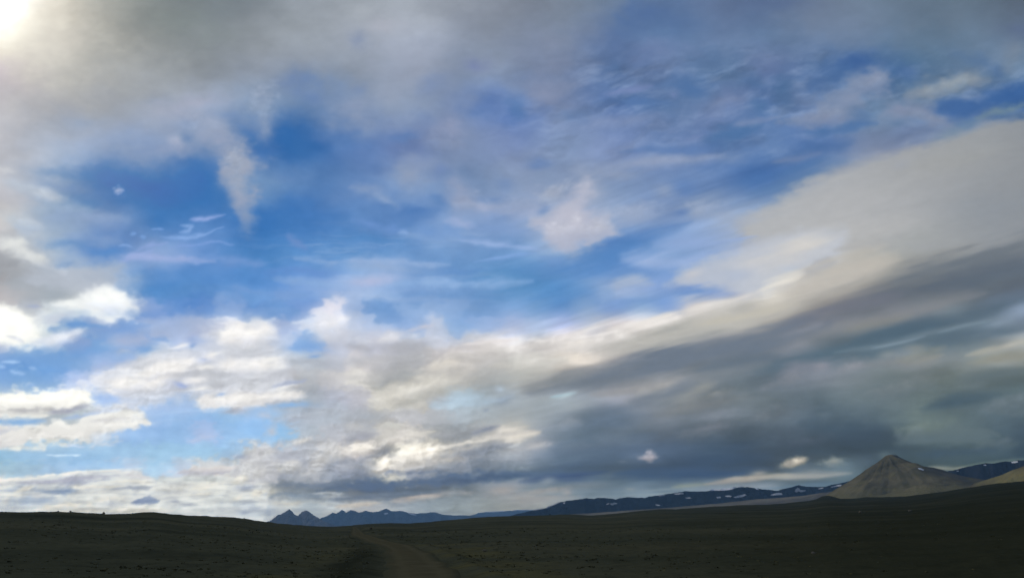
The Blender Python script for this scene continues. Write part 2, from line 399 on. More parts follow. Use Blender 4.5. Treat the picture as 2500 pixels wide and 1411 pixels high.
    B('4d78b2', .7, 545, 480, 22, 34, -10)
    B('d6d8da', .6, 10, 415, 30, 10, 5)
    S('bcc6d2', .8, 15, [(20, 450), (80, 462), (110, 480), (165, 485)])
    B('b2b4c0', .5, 10, 490, 50, 24, 0)
    S('a4b6cc', .6, 18, [(60, 520), (140, 505), (230, 505)])
    S('98acce', .5, 20, [(110, 530), (200, 525), (300, 535)])
    B('bfcad4', .6, 45, 545, 50, 20, 20)
    S('8fa6cc', .5, 10, [(150, 570), (230, 585), (290, 592)])
    B('6a90c2', .6, 180, 600, 80, 12, 3)
    B('5f8cc8', .6, 270, 615, 40, 10, 0)
    S('e0e2e0', .9, 15, [(-30, 590), (20, 600), (60, 618), (110, 640)], p=1.2)
    B('e4e6e4', .6, 75, 625, 30, 8, 22)
    B('a6a9ae', .8, 20, 655, 110, 26, 8)
    P('b6bdc8', .85, 16, [(90, 655), (160, 658), (230, 640), (290, 645), (282, 670), (260, 700), (220, 706), (120, 706), (60, 690)], rough=5)
    B('7d9ac4', .6, 155, 645, 24, 8, -8)
    # wisps
    S('93aade', .9, 5, [(466, 533), (500, 533), (545, 524)], warp=.5)
    S('86a8dc', .8, 4, [(442, 548), (470, 550), (462, 562), (440, 564)], warp=.5)
    S('86a9e0', .8, 3.5, [(370, 559), (385, 557), (402, 559)], warp=.4)
    S('7ea2d8', .7, 3, [(318, 573), (332, 572)], warp=.4)
    S('7ea2d8', .7, 4, [(342, 577), (356, 580)], warp=.4)
    S('88aadf', .85, 4.5, [(392, 576), (430, 577), (460, 581), (500, 572), (520, 562), (542, 556)], warp=.6)
    S('86a4dc', .7, 4, [(415, 603), (470, 598), (520, 590), (575, 600)], warp=.6)
    S('92a8da', .75, 5, [(330, 612), (370, 598), (412, 590)], warp=.6)
    S('97abdc', .8, 7, [(305, 634), (345, 622), (375, 606)], warp=.7)
    S('9fb0dc', .85, 11, [(292, 637), (340, 628), (400, 630), (470, 634), (520, 640)], warp=.7)
    S('9cb0e0', .6, 5, [(460, 641), (490, 642), (510, 640)], warp=.5)
    S('7c9cd2', .6, 8, [(500, 628), (570, 636), (650, 640)], warp=.6)
    S('8cacdf', .6, 3, [(290, 600), (310, 600), (325, 606)], warp=.4)
    B('5f8cc6', .5, 420, 668, 120, 14, 0)
    # --- centre
    B('4870a8', .6, 730, 365, 50, 26, 10)
    B('6a88b8', .4, 700, 430, 60, 18, 0)
    B('4a78b4', .6, 730, 540, 90, 40, 0)
    B('5c7aae', .6, 920, 415, 40, 18, 0)
    B('5f7cb0', .5, 890, 385, 60, 16, 0)
    S('8499be', .8, 12, [(850, 462), (900, 468), (935, 478), (968, 498)])
    B('8ea6cc', .6, 938, 484, 24, 8, 20)
    B('919db6', .8, 995, 425, 44, 36, -20)
    B('8a98b6', .5, 1060, 400, 60, 30, 0)
    B('6e86b6', .6, 1085, 415, 22, 20, 0)
    B('5079b4', .7, 1010, 510, 80, 18, 3)
    B('5078b0', .6, 1070, 490, 30, 14, 20)
    B('6f8ebe', .6, 1040, 490, 30, 10, 20)
    B('969fba', .7, 1130, 480, 30, 40, -25)
    B('a8b0ca', .7, 1178, 505, 24, 12, 0)
    S('9ca8c6', .8, 12, [(1170, 505), (1220, 512), (1300, 510), (1350, 500)])
    B('5e7eb2', .7, 1215, 490, 40, 9, 0)
    B('6884b4', .5, 1230, 450, 30, 16, 0)
    S('98aad0', .8, 9, [(1100, 545), (1135, 550), (1165, 552)])
    S('7c9acb', .6, 9, [(1150, 553), (1220, 558), (1300, 565)])
    S('6e92cb', .6, 9, [(860, 540), (920, 552), (990, 560)])
    S('8aaadb', .8, 4.5, [(970, 567), (985, 567), (1000, 570)], warp=.4)
    S('7296cb', .6, 12, [(1000, 560), (1080, 572), (1160, 580)])
    S('94aedb', .85, 8, [(1120, 585), (1190, 594), (1260, 603), (1330, 612)], warp=.6)
    S('83a6dc', .75, 5, [(1160, 640), (1200, 632), (1250, 624), (1310, 618)], warp=.6)
    S('6f8fc6', .7, 8, [(700, 572), (720, 590), (750, 606)], warp=.6)
    S('6c94cc', .6, 8, [(830, 592), (870, 590), (940, 600)])
    B('5286c0', .5, 900, 585, 70, 12, 0)
    S('92add7', .85, 9, [(720, 632), (800, 638), (880, 640), (980, 642), (1100, 646)], warp=.5)
    B('98aed2', .7, 930, 655, 110, 14, 4, warp=.5)
    B('6a8fcc', .6, 740, 665, 90, 10, 3)
    S('84a6d6', .8, 8, [(670, 682), (720, 688), (800, 694)], warp=.5)
    S('8fb0dc', .8, 10, [(760, 698), (900, 694), (1050, 690), (1200, 694), (1300, 686)], warp=.5)
    B('b2bada', .85, 905, 688, 60, 12, -5, warp=.5)
    S('7c9fd2', .6, 7, [(560, 700), (640, 712), (740, 720)], warp=.5)
    B('6890c8', .6, 1120, 665, 70, 8, 0)
    B('6490c4', .5, 1180, 720, 100, 10, 0)
    # star cloud
    B('98a8c6', .6, 1400, 545, 120, 48, 0)
    B('a0aac0', .7, 1440, 455, 30, 40, -25)
    P('b2b6c8', .9, 19, [(1300, 540), (1350, 522), (1368, 500), (1390, 480), (1408, 455), (1436, 440), (1446, 470), (1432, 500), (1440, 522), (1480, 522),
                          (1500, 555), (1516, 578), (1482, 582), (1462, 600), (1438, 608), (1418, 600), (1414, 618), (1398, 632), (1380, 622),
                          (1345, 590), (1325, 565)], rough=8)
    B('bfbfcd', .6, 1395, 530, 36, 28, 0)
    B('bec0d0', .6, 1355, 565, 26, 14, 10)
    B('b6bac8', .5, 1470, 545, 26, 18, 0)
    B('a5abc0', .6, 1440, 575, 26, 10, -15)
    B('6082b6', .5, 1325, 512, 14, 16, 0)
    B('7f94b6', .5, 1335, 440, 40, 20, 0)
    B('5a7ab0', .5, 1318, 402, 24, 12, 0)
    S('8d9bb9', .7, 14, [(1470, 405), (1580, 395), (1690, 388), (1770, 378)])
    B('929eb8', .6, 1500, 425, 50, 14, 5)
    S('5878ac', .6, 10, [(1510, 365), (1620, 370), (1760, 362)])
    B('7e92b4', .5, 1790, 385, 36, 12, -10)
    B('4c73aa', .6, 1835, 440, 34, 26, -15)
    B('5a7cb2', .6, 1670, 455, 34, 20, 0)
    B('929fb8', .5, 1620, 465, 26, 16, 0)
    B('8c9cb8', .6, 1720, 490, 50, 14, -12)
    B('5779b2', .6, 1672, 520, 24, 9, -10)
    B('98a4b8', .6, 1710, 520, 30, 20, 0)
    B('9aa6bc', .6, 1760, 530, 50, 20, 10)
    B('98a8c6', .6, 1560, 525, 60, 20, -5)
    S('7b92ba', .6, 12, [(1530, 500), (1600, 495), (1680, 480)])
    B('4f7db8', .75, 1545, 595, 70, 16, -8)
    S('5b82ba', .7, 10, [(1540, 585), (1610, 565), (1690, 545)])
    B('5484c0', .7, 1420, 655, 120, 22, 0)
    B('5081bc', .6, 1465, 625, 60, 16, 0)
    S('7397ca', .6, 9, [(1310, 625), (1340, 637), (1380, 640)])
    S('9db2da', .8, 14, [(1530, 632), (1600, 640), (1680, 635), (1740, 615)])
    S('90a8d4', .7, 12, [(1600, 598), (1680, 588), (1760, 590), (1850, 575)])
    S('99afdc', .7, 5, [(1770, 585), (1810, 580), (1850, 574)], warp=.5)
    B('688fc6', .6, 1560, 665, 80, 10, -5)
    S('9fb0cc', .8, 10, [(1490, 706), (1520, 692), (1550, 685), (1600, 690)])
    S('86a4ce', .7, 10, [(1468, 740), (1480, 722), (1500, 708)])
    B('7396c8', .7, 1550, 734, 50, 7, 0)
    B('6a8fc6', .6, 1700, 712, 50, 7, -6)
    P('b9bfca', .9, 19, [(1636, 690), (1650, 672), (1690, 650), (1740, 628), (1800, 612), (1870, 585), (1960, 560), (2060, 560), (2060, 640),
                          (1960, 680), (1890, 715), (1830, 722), (1760, 706), (1700, 700)], rough=6)
    B('c8c7ca', .6, 1695, 665, 24, 12, -15)
    B('c9c9cb', .6, 1840, 640, 60, 20, -12)
    B('d4d0ca', .8, 1955, 595, 60, 22, -10)
    B('cfccc8', .6, 1920, 625, 60, 24, -15)
    B('aab6cc', .5, 1790, 668, 40, 14, 0)
    B('b4c0d0', .5, 1925, 655, 26, 8, 0)
    P('a7aab0', .75, 7, [(1955, 678), (1970, 655), (1992, 634), (2018, 626), (2042, 640), (2030, 655), (2000, 668), (1975, 680)], warp=.6, rough=3)
    S('aaabad', .75, 11, [(2035, 612), (2070, 602), (2120, 600), (2165, 596)])
    S('b4b2ac', .7, 30, [(2010, 690), (2080, 655), (2180, 625)], p=1.2)
    # sunlit shoulder of the bank running down to the left
    S('c0b9ae', .8, 26, [(1900, 705), (2000, 690), (2090, 665), (2180, 640)])
    S('e4ddce', .6, 14, [(1850, 708), (1890, 694), (1925, 683), (1955, 673)])
    S('9a9b9a', .7, 26, [(2150, 680), (2250, 650), (2400, 610)])
    S('5f6976', .85, 34, [(2030, 770), (2150, 725), (2300, 690), (2480, 640), (2620, 600)])
    S('6e7780', .7, 20, [(2180, 690), (2300, 655), (2500, 605), (2620, 580)])
    S('596675', .6, 20, [(2250, 705), (2400, 680), (2560, 640)])
    S('86888d', .8, 22, [(1930, 832), (2040, 800), (2150, 772), (2300, 740), (2400, 715)])
    S('8a8a86', .6, 13, [(2060, 808), (2150, 788), (2220, 765)])
    S('727683', .8, 20, [(1880, 815), (2000, 770), (2100, 745), (2200, 720)])
    S('9a9aa0', .8, 7, [(1905, 822), (1960, 806), (2005, 790)])
    S('596a7a', .9, 26, [(1850, 905), (1980, 880), (2100, 845), (2250, 805), (2400, 765), (2560, 715)])
    S('526475', .7, 15, [(2080, 835), (2200, 810), (2330, 780)])
    S('768490', .55, 7, [(2040, 862), (2130, 848), (2200, 832), (2300, 805), (2400, 785), (2480, 770)], warp=.5)
    S('8ca0b0', .4, 2.8, [(2130, 851), (2175, 841), (2240, 826), (2262, 820)], warp=.3)
    S('7c909f', .5, 3.5, [(2290, 812), (2340, 798), (2420, 782)], warp=.3)
    B('8fa0b6', .8, 2490, 758, 44, 15, -18)
    B('7c8b9c', .6, 2450, 795, 26, 18, -30)
    S('5d6c7c', .7, 14, [(2280, 840), (2400, 820), (2520, 800)])
    # ridge of lit cloud, centre right
    S('dcd7d2', .7, 22, [(1330, 860), (1420, 838), (1520, 822), (1600, 800), (1680, 775)])
    S('e2dad2', .9, 15, [(1555, 802), (1610, 786), (1660, 768)])
    S('d8d3cd', .8, 11, [(1660, 765), (1710, 750), (1790, 735), (1850, 712)])
    B('e8e8ea', .9, 1262, 834, 14, 8, -5, warp=.5)
    S('e4e0de', .85, 8, [(1400, 828), (1460, 820), (1520, 812)])
    B('e6dcd0', .8, 1412, 838, 26, 12, -10)
    B('b3afad', .5, 1560, 815, 30, 7, -10)
    S('b5b4ae', .9, 28, [(1460, 862), (1600, 832), (1720, 800), (1860, 765), (1930, 745)], p=1.4)
    S('c6bea9', .7, 16, [(1700, 790), (1800, 775), (1890, 750), (1950, 738)])
    S('a5a6a4', .6, 10, [(1600, 838), (1700, 822), (1800, 805)])
    S('6f7888', .9, 30, [(1300, 955), (1400, 928), (1540, 898), (1680, 868), (1800, 845), (1900, 825), (2020, 795)], p=1.3)
    S('868b91', .7, 16, [(1280, 945), (1360, 920), (1450, 898)])
    B('8e9298', .6, 1420, 905, 70, 12, -10)
    B('efe1cc', .95, 1418, 877, 40, 11, 0, warp=.6, p=1.2)
    B('dccfc2', .6, 1450, 872, 60, 14, -8)
    S('cfccc3', .8, 16, [(1240, 905), (1310, 888), (1380, 880)])
    B('dbd8d0', .7, 1300, 880, 22, 10, 0)
    S('b5b6b3', .7, 18, [(1220, 930), (1300, 912), (1360, 905)])
    B('bdb7b6', .6, 1340, 845, 60, 16, -6)
    S('96989d', .85, 13, [(1450, 965), (1540, 955), (1620, 938), (1660, 925)])
    S('a4c0cc', .8, 4, [(1345, 970), (1380, 965), (1410, 958)], warp=.4)
    B('b2c4cc', .8, 1382, 967, 18, 5, -20, warp=.5)
    B('a9a8a6', .7, 1622, 942, 26, 8, -10)
    S('8e9293', .8, 13, [(1640, 975), (1690, 962), (1745, 942)])
    S('707988', .7, 16, [(1540, 985), (1620, 968), (1700, 940)])
    B('66758b', .7, 1500, 1022, 70, 24, 0)
    B('9fa8ae', .5, 1400, 990, 60, 16, -10)
    S('808388', .5, 14, [(1600, 1010), (1700, 990), (1820, 965)])
    S('646f7f', .6, 14, [(1700, 905), (1800, 890), (1900, 870)])
    S('7d838b', .5, 12, [(1680, 930), (1780, 912), (1880, 890)])
    # right middle
    S('7f8390', .7, 12, [(1900, 925), (1950, 905), (2020, 895)])
    B('8e909b', .7, 2008, 896, 20, 10, -15)
    B('868a93', .6, 2085, 894, 26, 9, -10)
    B('8a9296', .6, 2170, 864, 20, 9, -10)
    B('8b8e8d', .6, 2235, 850, 22, 10, 0)
    S('83858b', .6, 12, [(2120, 895), (2200, 888), (2290, 875)])
    S('8d8f8b', .6, 9, [(2190, 885), (2250, 880), (2300, 868)])
    B('788088', .5, 2090, 925, 40, 14, -10)
    S('a9a99f', .9, 10, [(2355, 872), (2400, 862), (2450, 850), (2530, 830)], p=1.3)
    B('b4b4ae', .8, 2470, 845, 40, 8, -16)
    S('8e8f86', .8, 14, [(2360, 890), (2430, 880), (2520, 868)])
    S('616c74', .7, 12, [(2340, 930), (2430, 915), (2520, 900)])
    S('4e5e6c', .7, 12, [(2250, 998), (2340, 978), (2440, 962)])
    B('6b7680', .6, 2160, 960, 60, 26, -10)
    P('66727a', .5, 10, [(2200, 1075), (2215, 1050), (2250, 1030), (2290, 1020), (2335, 1018), (2345, 1035), (2400, 1045), (2440, 1060), (2400, 1085), (2280, 1085)], rough=6)
    B('74807c', .35, 2325, 1025, 18, 10, 0)
    P('69747d', .7, 8, [(2400, 1005), (2430, 980), (2470, 962), (2530, 960), (2540, 1010), (2480, 1015)], rough=5)
    S('485768', .6, 16, [(1960, 1035), (2060, 1045), (2160, 1040)])
    S('445163', .6, 16, [(2040, 1075), (2120, 1065), (2190, 1060)])
    # --- left middle: bright cumulus edge
    P('e6e9e9', .92, 17, [(130, 745), (180, 722), (222, 704), (262, 696), (300, 706), (316, 724), (332, 748), (310, 762), (290, 778), (272, 792),
                          (250, 776), (215, 760), (150, 762)], rough=6)
    B('f4f5f2', .8, 270, 716, 34, 13, 0)
    B('eef0ec', .8, 165, 742, 24, 10, 0)
    B('cdd3df', .7, 275, 750, 20, 7, 0)
    B('a9bad8', .6, 345, 735, 24, 9, 10)
    B('94aed8', .5, 390, 742, 26, 12, 20)
    S('a6afb8', .8, 17, [(0, 690), (80, 718), (190, 712)])
    B('b8b8bc', .6, 30, 715, 50, 14, 0)
    S('c4ccd8', .8, 18, [(60, 790), (120, 780), (200, 775)])
    B('a3afcb', .7, 75, 752, 14, 7, 10)
    P('fbfaf0', .95, 18, [(-40, 740), (10, 748), (45, 766), (68, 795), (84, 820), (78, 845), (66, 850), (40, 842), (10, 832), (-40, 822)], rough=4)
    B('fffef4', .8, 20, 785, 40, 24, 20)
    S('b8bccb', .6, 4, [(20, 815), (50, 828), (62, 838)], warp=.5)
    S('d6dbe4', .9, 10, [(80, 842), (130, 828), (175, 815), (210, 801)], warp=.7)
    S('759dd0', .85, 9, [(118, 808), (150, 800), (200, 790), (270, 792)])
    S('97acd2', .5, 8, [(200, 775), (250, 780), (290, 795)])
    S('a4c6ee', .85, 2.6, [(4, 884), (25, 884), (50, 885)], warp=.3)
    S('9cbfea', .8, 3.5, [(25, 903), (38, 910), (60, 913)], warp=.3)
    S('9cbfea', .7, 4, [(-10, 893), (15, 898)], warp=.3)
    S('97bae6', .7, 3, [(68, 898), (88, 901)], warp=.3)
    S('92b4e0', .6, 3, [(66, 938), (88, 940)], warp=.3)
    B('6a92cc', .5, 360, 765, 90, 12, 0)
    B('6f9dd4', .5, 170, 860, 120, 16, 0)
    S('a6b6d4', .6, 18, [(270, 825), (360, 805), (450, 800), (540, 780)])
    S('aab6d2', .6, 14, [(250, 840), (330, 820), (400, 812)])
    B('76a1d5', .85, 368, 855, 30, 11, -3)
    B('7aa0d6', .6, 470, 852, 14, 10, 0)
    P('cdd2dc', .75, 14, [(225, 945), (252, 925), (300, 896), (345, 868), (380, 838), (420, 852), (470, 856), (488, 825), (515, 800),
                          (560, 788), (610, 780), (655, 786), (672, 812), (668, 840), (690, 880), (720, 940), (700, 962), (640, 975), (560, 958),
                          (480, 960), (420, 978), (360, 985), (300, 968), (250, 962)], rough=9)
    B('c2c4c8', .6, 480, 915, 80, 20, 0)
    B('c0c4cc', .6, 380, 900, 50, 14, 0)
    B('c3c7ce', .6, 600, 855, 50, 12, 0)
    for (x, y, rx, ry) in [(552, 825, 26, 17), (578, 795, 15, 11), (645, 805, 28, 17), (562, 888, 24, 13), (412, 897, 30, 12), (290, 930, 34, 9),
                           (345, 945, 32, 10), (400, 920, 36, 9), (270, 955, 14, 8), (470, 930, 26, 7), (640, 895, 26, 13), (605, 830, 30, 14),
                           (375, 932, 22, 9), (460, 885, 24, 7), (440, 848, 20, 5), (515, 875, 18, 9)]:
        B('ece9e6', .75, x, y, rx, ry, -6)
    B('d3d8e4', .7, 395, 838, 18, 6, 10, warp=.6)
    B('9eb0dc', .8, 440, 940, 14, 6, 10)
    B('90a4d4', .6, 452, 943, 6, 4, 0)
    B('b6c2de', .7, 505, 880, 16, 7, 0)
    P('d4dbea', .9, 5, [(186, 936), (192, 926), (206, 928), (222, 932), (226, 936), (210, 942), (190, 942)], warp=.5)
    B('c5d2ec', .6, 237, 911, 18, 4, 0, warp=.5)
    S('a9bce2', .5, 6, [(230, 900), (280, 880), (330, 870)])
    # lower lumps of the same row
    B('a6bfe4', .6, 430, 1000, 80, 12, 0)
    P('dcdad9', .9, 9, [(478, 985), (498, 970), (530, 966), (548, 976), (568, 962), (600, 958), (650, 965), (700, 955), (745, 960), (700, 978),
                        (650, 985), (600, 1002), (575, 1004), (550, 990), (515, 995), (490, 996)], rough=6)
    B('b4b7c4', .8, 580, 1003, 32, 8, 0, warp=.6)
    B('eae8e4', .7, 595, 972, 26, 9, 0)
    B('e6e4e2', .7, 510, 978, 22, 7, 0)
    B('e4e2df', .7, 690, 962, 30, 8, -3)
    B('96b3de', .7, 538, 964, 12, 5, -20, warp=.5)
    # white rolls at far left
    P('fbf9ec', .97, 6, [(-30, 975), (0, 968), (45, 964), (90, 968), (110, 960), (160, 957), (212, 960), (226, 975), (216, 990), (150, 1008), (80, 1018),
                         (0, 1018), (-30, 1014)], col2='d2d2d0', rough=4, warp=.6)
    B('fffef2', .9, 60, 978, 60, 9, -3, warp=.6)
    B('fffdf2', .9, 140, 972, 50, 9, -3, warp=.6)
    B('fdfbf0', .8, 180, 985, 28, 6, -10, warp=.5)
    S('b4b4b8', .85, 7, [(20, 1000), (80, 1002), (130, 996)], warp=.6)
    S('a5a9b9', .9, 7, [(120, 1005), (165, 1002), (215, 990)], warp=.6)
    S('e6e4da', .7, 5, [(0, 1015), (60, 1016), (120, 1014)], warp=.5)
    S('cbd4e4', .6, 4, [(36, 960), (44, 954), (54, 953)], warp=.5)
    S('c9d5ec', .6, 3, [(125, 956), (150, 950)], warp=.4)
    S('c4d2ea', .6, 7, [(210, 1012), (260, 1005), (310, 1000)])
    B('d9dde2', .7, 280, 992, 34, 8, -4)
    S('8cb2dc', .9, 8, [(-20, 1030), (50, 1030), (110, 1026)], warp=.6)
    S('9fb8de', .7, 5, [(150, 1020), (200, 1020), (240, 1010)], warp=.6)
    P('e4e4df', .95, 6, [(-40, 1064), (20, 1055), (60, 1045), (118, 1040), (128, 1026), (146, 1024), (175, 1040), (205, 1022), (250, 1012), (320, 1004),
                         (350, 1008), (362, 1022), (366, 1034), (330, 1046), (280, 1052), (210, 1064), (140, 1070), (70, 1074), (40, 1092), (-40, 1100)],
      col2='d6d4d2', rough=3, warp=.6)
    B('efeee8', .7, 150, 1033, 22, 7, 20, warp=.5)
    B('cfcfd2', .6, 270, 1025, 60, 5, -5, warp=.5)
    B('eceae4', .7, 300, 1036, 60, 5, -4, warp=.5)
    S('b9babf', .7, 4, [(0, 1090), (40, 1093), (70, 1090)], warp=.4)
    S('d9dcd8', .9, 6, [(0, 1096), (60, 1094), (110, 1094)], warp=.4)
    S('a9c6e8', .6, 3.5, [(380, 1012), (440, 1004), (560, 998)], warp=.5)
    S('c3d3e9', .8, 2.4, [(158, 1087), (180, 1088), (206, 1091)], warp=.3)
    S('cbe0f2', .9, 2.6, [(112, 1110), (150, 1111), (198, 1110)], warp=.3)
    S('b5c1dc', .6, 7, [(465, 1078), (500, 1068), (530, 1064)], warp=.5)
    # --- centre band
    B('d9dde8', .85, 788, 776, 15, 15, 0, warp=.7)
    B('d2d7e6', .85, 830, 770, 14, 12, -25, warp=.7)
    B('cfd2dc', .8, 800, 800, 32, 20, 0)
    B('c7cedd', .7, 745, 797, 26, 12, 0)
    B('c6c9d2', .7, 790, 825, 46, 12, 0)
    B('7fa7da', .85, 742, 853, 36, 9, -4)
    B('7aa1d6', .7, 768, 872, 18, 5, -6, warp=.6)
    B('94b1de', .6, 770, 858, 40, 9, 0)
    B('e8eaea', .9, 678, 897, 20, 8, 3, warp=.6, p=1.5)
    B('aeb4bf', .6, 760, 888, 80, 10, 0)
    B('d2d0d0', .5, 860, 920, 60, 9, 3)
    S('a2aecb', .6, 5, [(660, 940), (720, 935), (750, 930)])
    B('b0b6c0', .6, 880, 880, 40, 14, 0)
    B('c9cbd6', .8, 955, 812, 50, 11, -4)
    B('d0cfd4', .7, 950, 824, 42, 9, -6)
    S('c2c4d3', .8, 7, [(1000, 805), (1030, 800), (1062, 795)])
    B('acaeb6', .8, 980, 850, 64, 16, 6)
    B('b0b2b8', .7, 1000, 885, 70, 22, 0)
    B('a9abb4', .6, 880, 850, 34, 10, 10)
    B('c2c0c2', .6, 905, 885, 34, 14, -10)
    S('a2a6aa', .85, 15, [(920, 950), (970, 932), (1030, 905)])
    S('d9cfc0', .85, 11, [(1045, 900), (1080, 896), (1120, 884)])
    S('cfcabd', .9, 19, [(925, 975), (990, 955), (1050, 938), (1110, 930)], p=1.3)
    B('d6d2c6', .7, 990, 958, 40, 12, -12)
    S('b3b4b0', .7, 11, [(960, 990), (1040, 968), (1110, 950)])
    S('c7c1bf', .6, 13, [(1060, 860), (1130, 850), (1210, 843)])
    S('dfd9d8', .85, 4.5, [(1130, 838), (1180, 836), (1230, 832), (1262, 826)], warp=.6)
    S('bdbab8', .7, 16, [(1100, 880), (1180, 870), (1250, 862)])
    S('d1cdc4', .7, 7, [(1190, 895), (1250, 893)])
    S('b0b1b1', .6, 12, [(1130, 920), (1200, 905), (1260, 905)])
    S('b2c6d6', .85, 11, [(1045, 992), (1110, 982), (1180, 966)], warp=.7)
    B('b9ccda', .7, 1105, 990, 26, 6, -6, warp=.6)
    B('b3c3d2', .7, 1222, 950, 10, 7, 0, warp=.6)
    B('8e9bab', .7, 1228, 978, 22, 12, -30)
    B('8e9aab', .7, 1186, 1000, 8, 5, -20, warp=.5)
    B('aac0d4', .5, 1190, 980, 40, 8, -10)
    B('8bb4e1', .85, 705, 990, 56, 8, -5)
    B('9cbfe4', .7, 660, 1008, 60, 8, 0)
    B('94bce7', .8, 640, 1040, 36, 20, 0)
    B('b5bfd0', .7, 720, 1030, 26, 20, 0)
    B('bec2cc', .7, 660, 1052, 14, 12, 0)
    B('bfc3d0', .6, 645, 1012, 14, 5, 0)
    B('a4adb8', .5, 900, 1015, 40, 9, 0)
    B('c3c4be', .7, 962, 1040, 24, 6, 0)
    B('bfbfc0', .6, 865, 1040, 24, 12, 0)
    S('d6d2c6', .85, 5, [(990, 1058), (1030, 1056), (1062, 1052)])
    S('868e9e', .9, 7, [(1150, 1058), (1190, 1046), (1222, 1038)], warp=.6)
    # lit crowns and grey undersides of the middle row
    for (x, y, rx, ry) in [(470, 912, 46, 9), (330, 955, 40, 7), (585, 868, 50, 10), (640, 925, 60, 9), (420, 955, 36, 6), (560, 915, 46, 8), (520, 940, 40, 6), (700, 910, 50, 8)]:
        B('b9bcc4', .55, x, y, rx, ry, -6)
    for (x, y, rx, ry) in [(505, 900, 22, 6), (440, 905, 20, 6), (360, 915, 24, 6), (610, 812, 22, 8), (548, 812, 18, 8), (660, 880, 26, 7), (690, 946, 30, 5), (530, 868, 16, 5), (300, 945, 20, 5), (485, 948, 24, 5)]:
        B('f2efe9', .6, x, y, rx, ry, -6)
    B('8cb0e0', .6, 300, 870, 40, 12, -12)
    B('9db4de', .5, 480, 838, 30, 9, 0)
    # --- cumulus complex above the mountains
    B('c3c5ca', .5, 700, 1090, 60, 26, 0)
    B('a9aebb', .6, 690, 1110, 40, 14, 0)
    B('a7abba', .6, 880, 1065, 50, 9, -15)
    S('9ea2ac', .6, 8, [(830, 1078), (880, 1066), (910, 1060)], warp=.6)
    B('dddbda', .8, 737, 1076, 20, 5, -20, warp=.6)
    B('cfd1d4', .7, 650, 1100, 16, 14, 0)
    B('cfcfce', .7, 705, 1127, 20, 7, 0)
    B('d0d3d8', .7, 640, 1125, 12, 12, 0)
    B('9aa1b2', .8, 668, 1160, 26, 12, -10)
    B('e0dfd8', .7, 682, 1146, 7, 5, 0, warp=.4)
    B('d6d2c0', .7, 640, 1150, 18, 13, 0, warp=.6)
    B('a3aab8', .7, 740, 1135, 22, 12, 0)
    B('c6c6c6', .6, 775, 1130, 20, 26, -20)
    B('bdbebe', .6, 745, 1155, 30, 9, 0)
    S('adb2bb', .6, 9, [(700, 1172), (770, 1172), (830, 1168)])
    B('9aa1b1', .8, 840, 1140, 44, 24, 0)
    B('8f98aa', .7, 880, 1120, 40, 14, -10)
    B('8690a3', .7, 890, 1155, 50, 12, 0)
    S('efe6d4', .9, 9, [(862, 1092), (885, 1092), (910, 1088)], warp=.6)
    B('f7eedc', .8, 872, 1095, 12, 9, 0, warp=.5)
    B('d9cfc8', .7, 868, 1112, 10, 10, 0, warp=.5)
    S('f2eadf', .8, 2.5, [(850, 1088), (870, 1085), (895, 1083)], warp=.4)
    B('ddd7cf', .7, 985, 1068, 50, 9, -12)
    B('d8d0c8', .6, 960, 1078, 20, 8, 0)
    B('aaadb4', .5, 1080, 1062, 60, 8, -12)
    B('8e96a2', .85, 940, 1104, 16, 6, -15, warp=.6)
    B('d0ccc6', .8, 1010, 1125, 56, 16, -10)
    S('fbf1dc', .97, 9, [(975, 1110), (1000, 1102), (1040, 1102), (1085, 1094)], warp=.6, p=1.2)
    B('fffae6', .95, 980, 1106, 13, 7, 0, warp=.4, p=1.4)
    S('d6d1c6', .9, 6, [(1060, 1098), (1110, 1086), (1160, 1078), (1215, 1068)], warp=.6)
    B('fff4df', .97, 941, 1128, 11, 11, 0, warp=.4, p=1.4)
    B('f3eadb', .9, 938, 1148, 17, 10, 5, warp=.6)
    B('cbc8c4', .7, 965, 1145, 30, 10, 0)
    B('b4b4b6', .6, 910, 1135, 14, 14, 0)
    B('b2b2b4', .6, 1060, 1125, 50, 12, -8)
    B('b6b4b2', .6, 1110, 1118, 40, 8, -6)
    S('9298a2', .7, 9, [(1080, 1108), (1140, 1098), (1230, 1078)], warp=.7)
    S('848d9c', .7, 7, [(1125, 1112), (1180, 1100), (1250, 1085)], warp=.7)
    S('c7c3bc', .8, 6, [(1150, 1072), (1210, 1063), (1270, 1057), (1320, 1052)], warp=.6)
    B('74829a', .7, 1010, 1152, 70, 6, -2)
    S('5a6e8a', .95, 13, [(770, 1200), (850, 1188), (950, 1180), (1060, 1172), (1180, 1166), (1300, 1158), (1420, 1156)], p=1.4)
    B('596d8a', .8, 890, 1188, 70, 11, 0)
    S('4d607c', .8, 8, [(1080, 1176), (1180, 1172), (1290, 1160)])
    S('6c7c92', .7, 9, [(680, 1185), (760, 1182), (850, 1176)])
    S('76879c', .6, 6, [(640, 1212), (720, 1210), (800, 1212)])
    S('b9c0c6', .7, 3, [(760, 1205), (800, 1204), (840, 1206)], warp=.5)
    S('b3bac0', .7, 3, [(790, 1214), (830, 1213), (860, 1214)], warp=.5)
    S('6b7b90', .8, 7, [(800, 1222), (870, 1214), (960, 1206), (1080, 1198)], warp=.6)
    S('cac1b6', .8, 4, [(820, 1236), (860, 1231), (930, 1228)], warp=.5)
    S('b5a9a4', .6, 8, [(960, 1222), (1010, 1216), (1070, 1212)], warp=.6)
    S('a8a5a6', .6, 6, [(1020, 1210), (1090, 1206), (1160, 1202)], warp=.6)
    S('aeb4b8', .6, 6, [(700, 1228), (760, 1224), (800, 1232)], warp=.5)
    B('d9d6c6', .85, 634, 1206, 17, 8, -20, warp=.5)
    B('c9c9c0', .7, 668, 1198, 17, 8, 0, warp=.5)
    B('c9c9c4', .7, 640, 1182, 16, 4, 0, warp=.5)
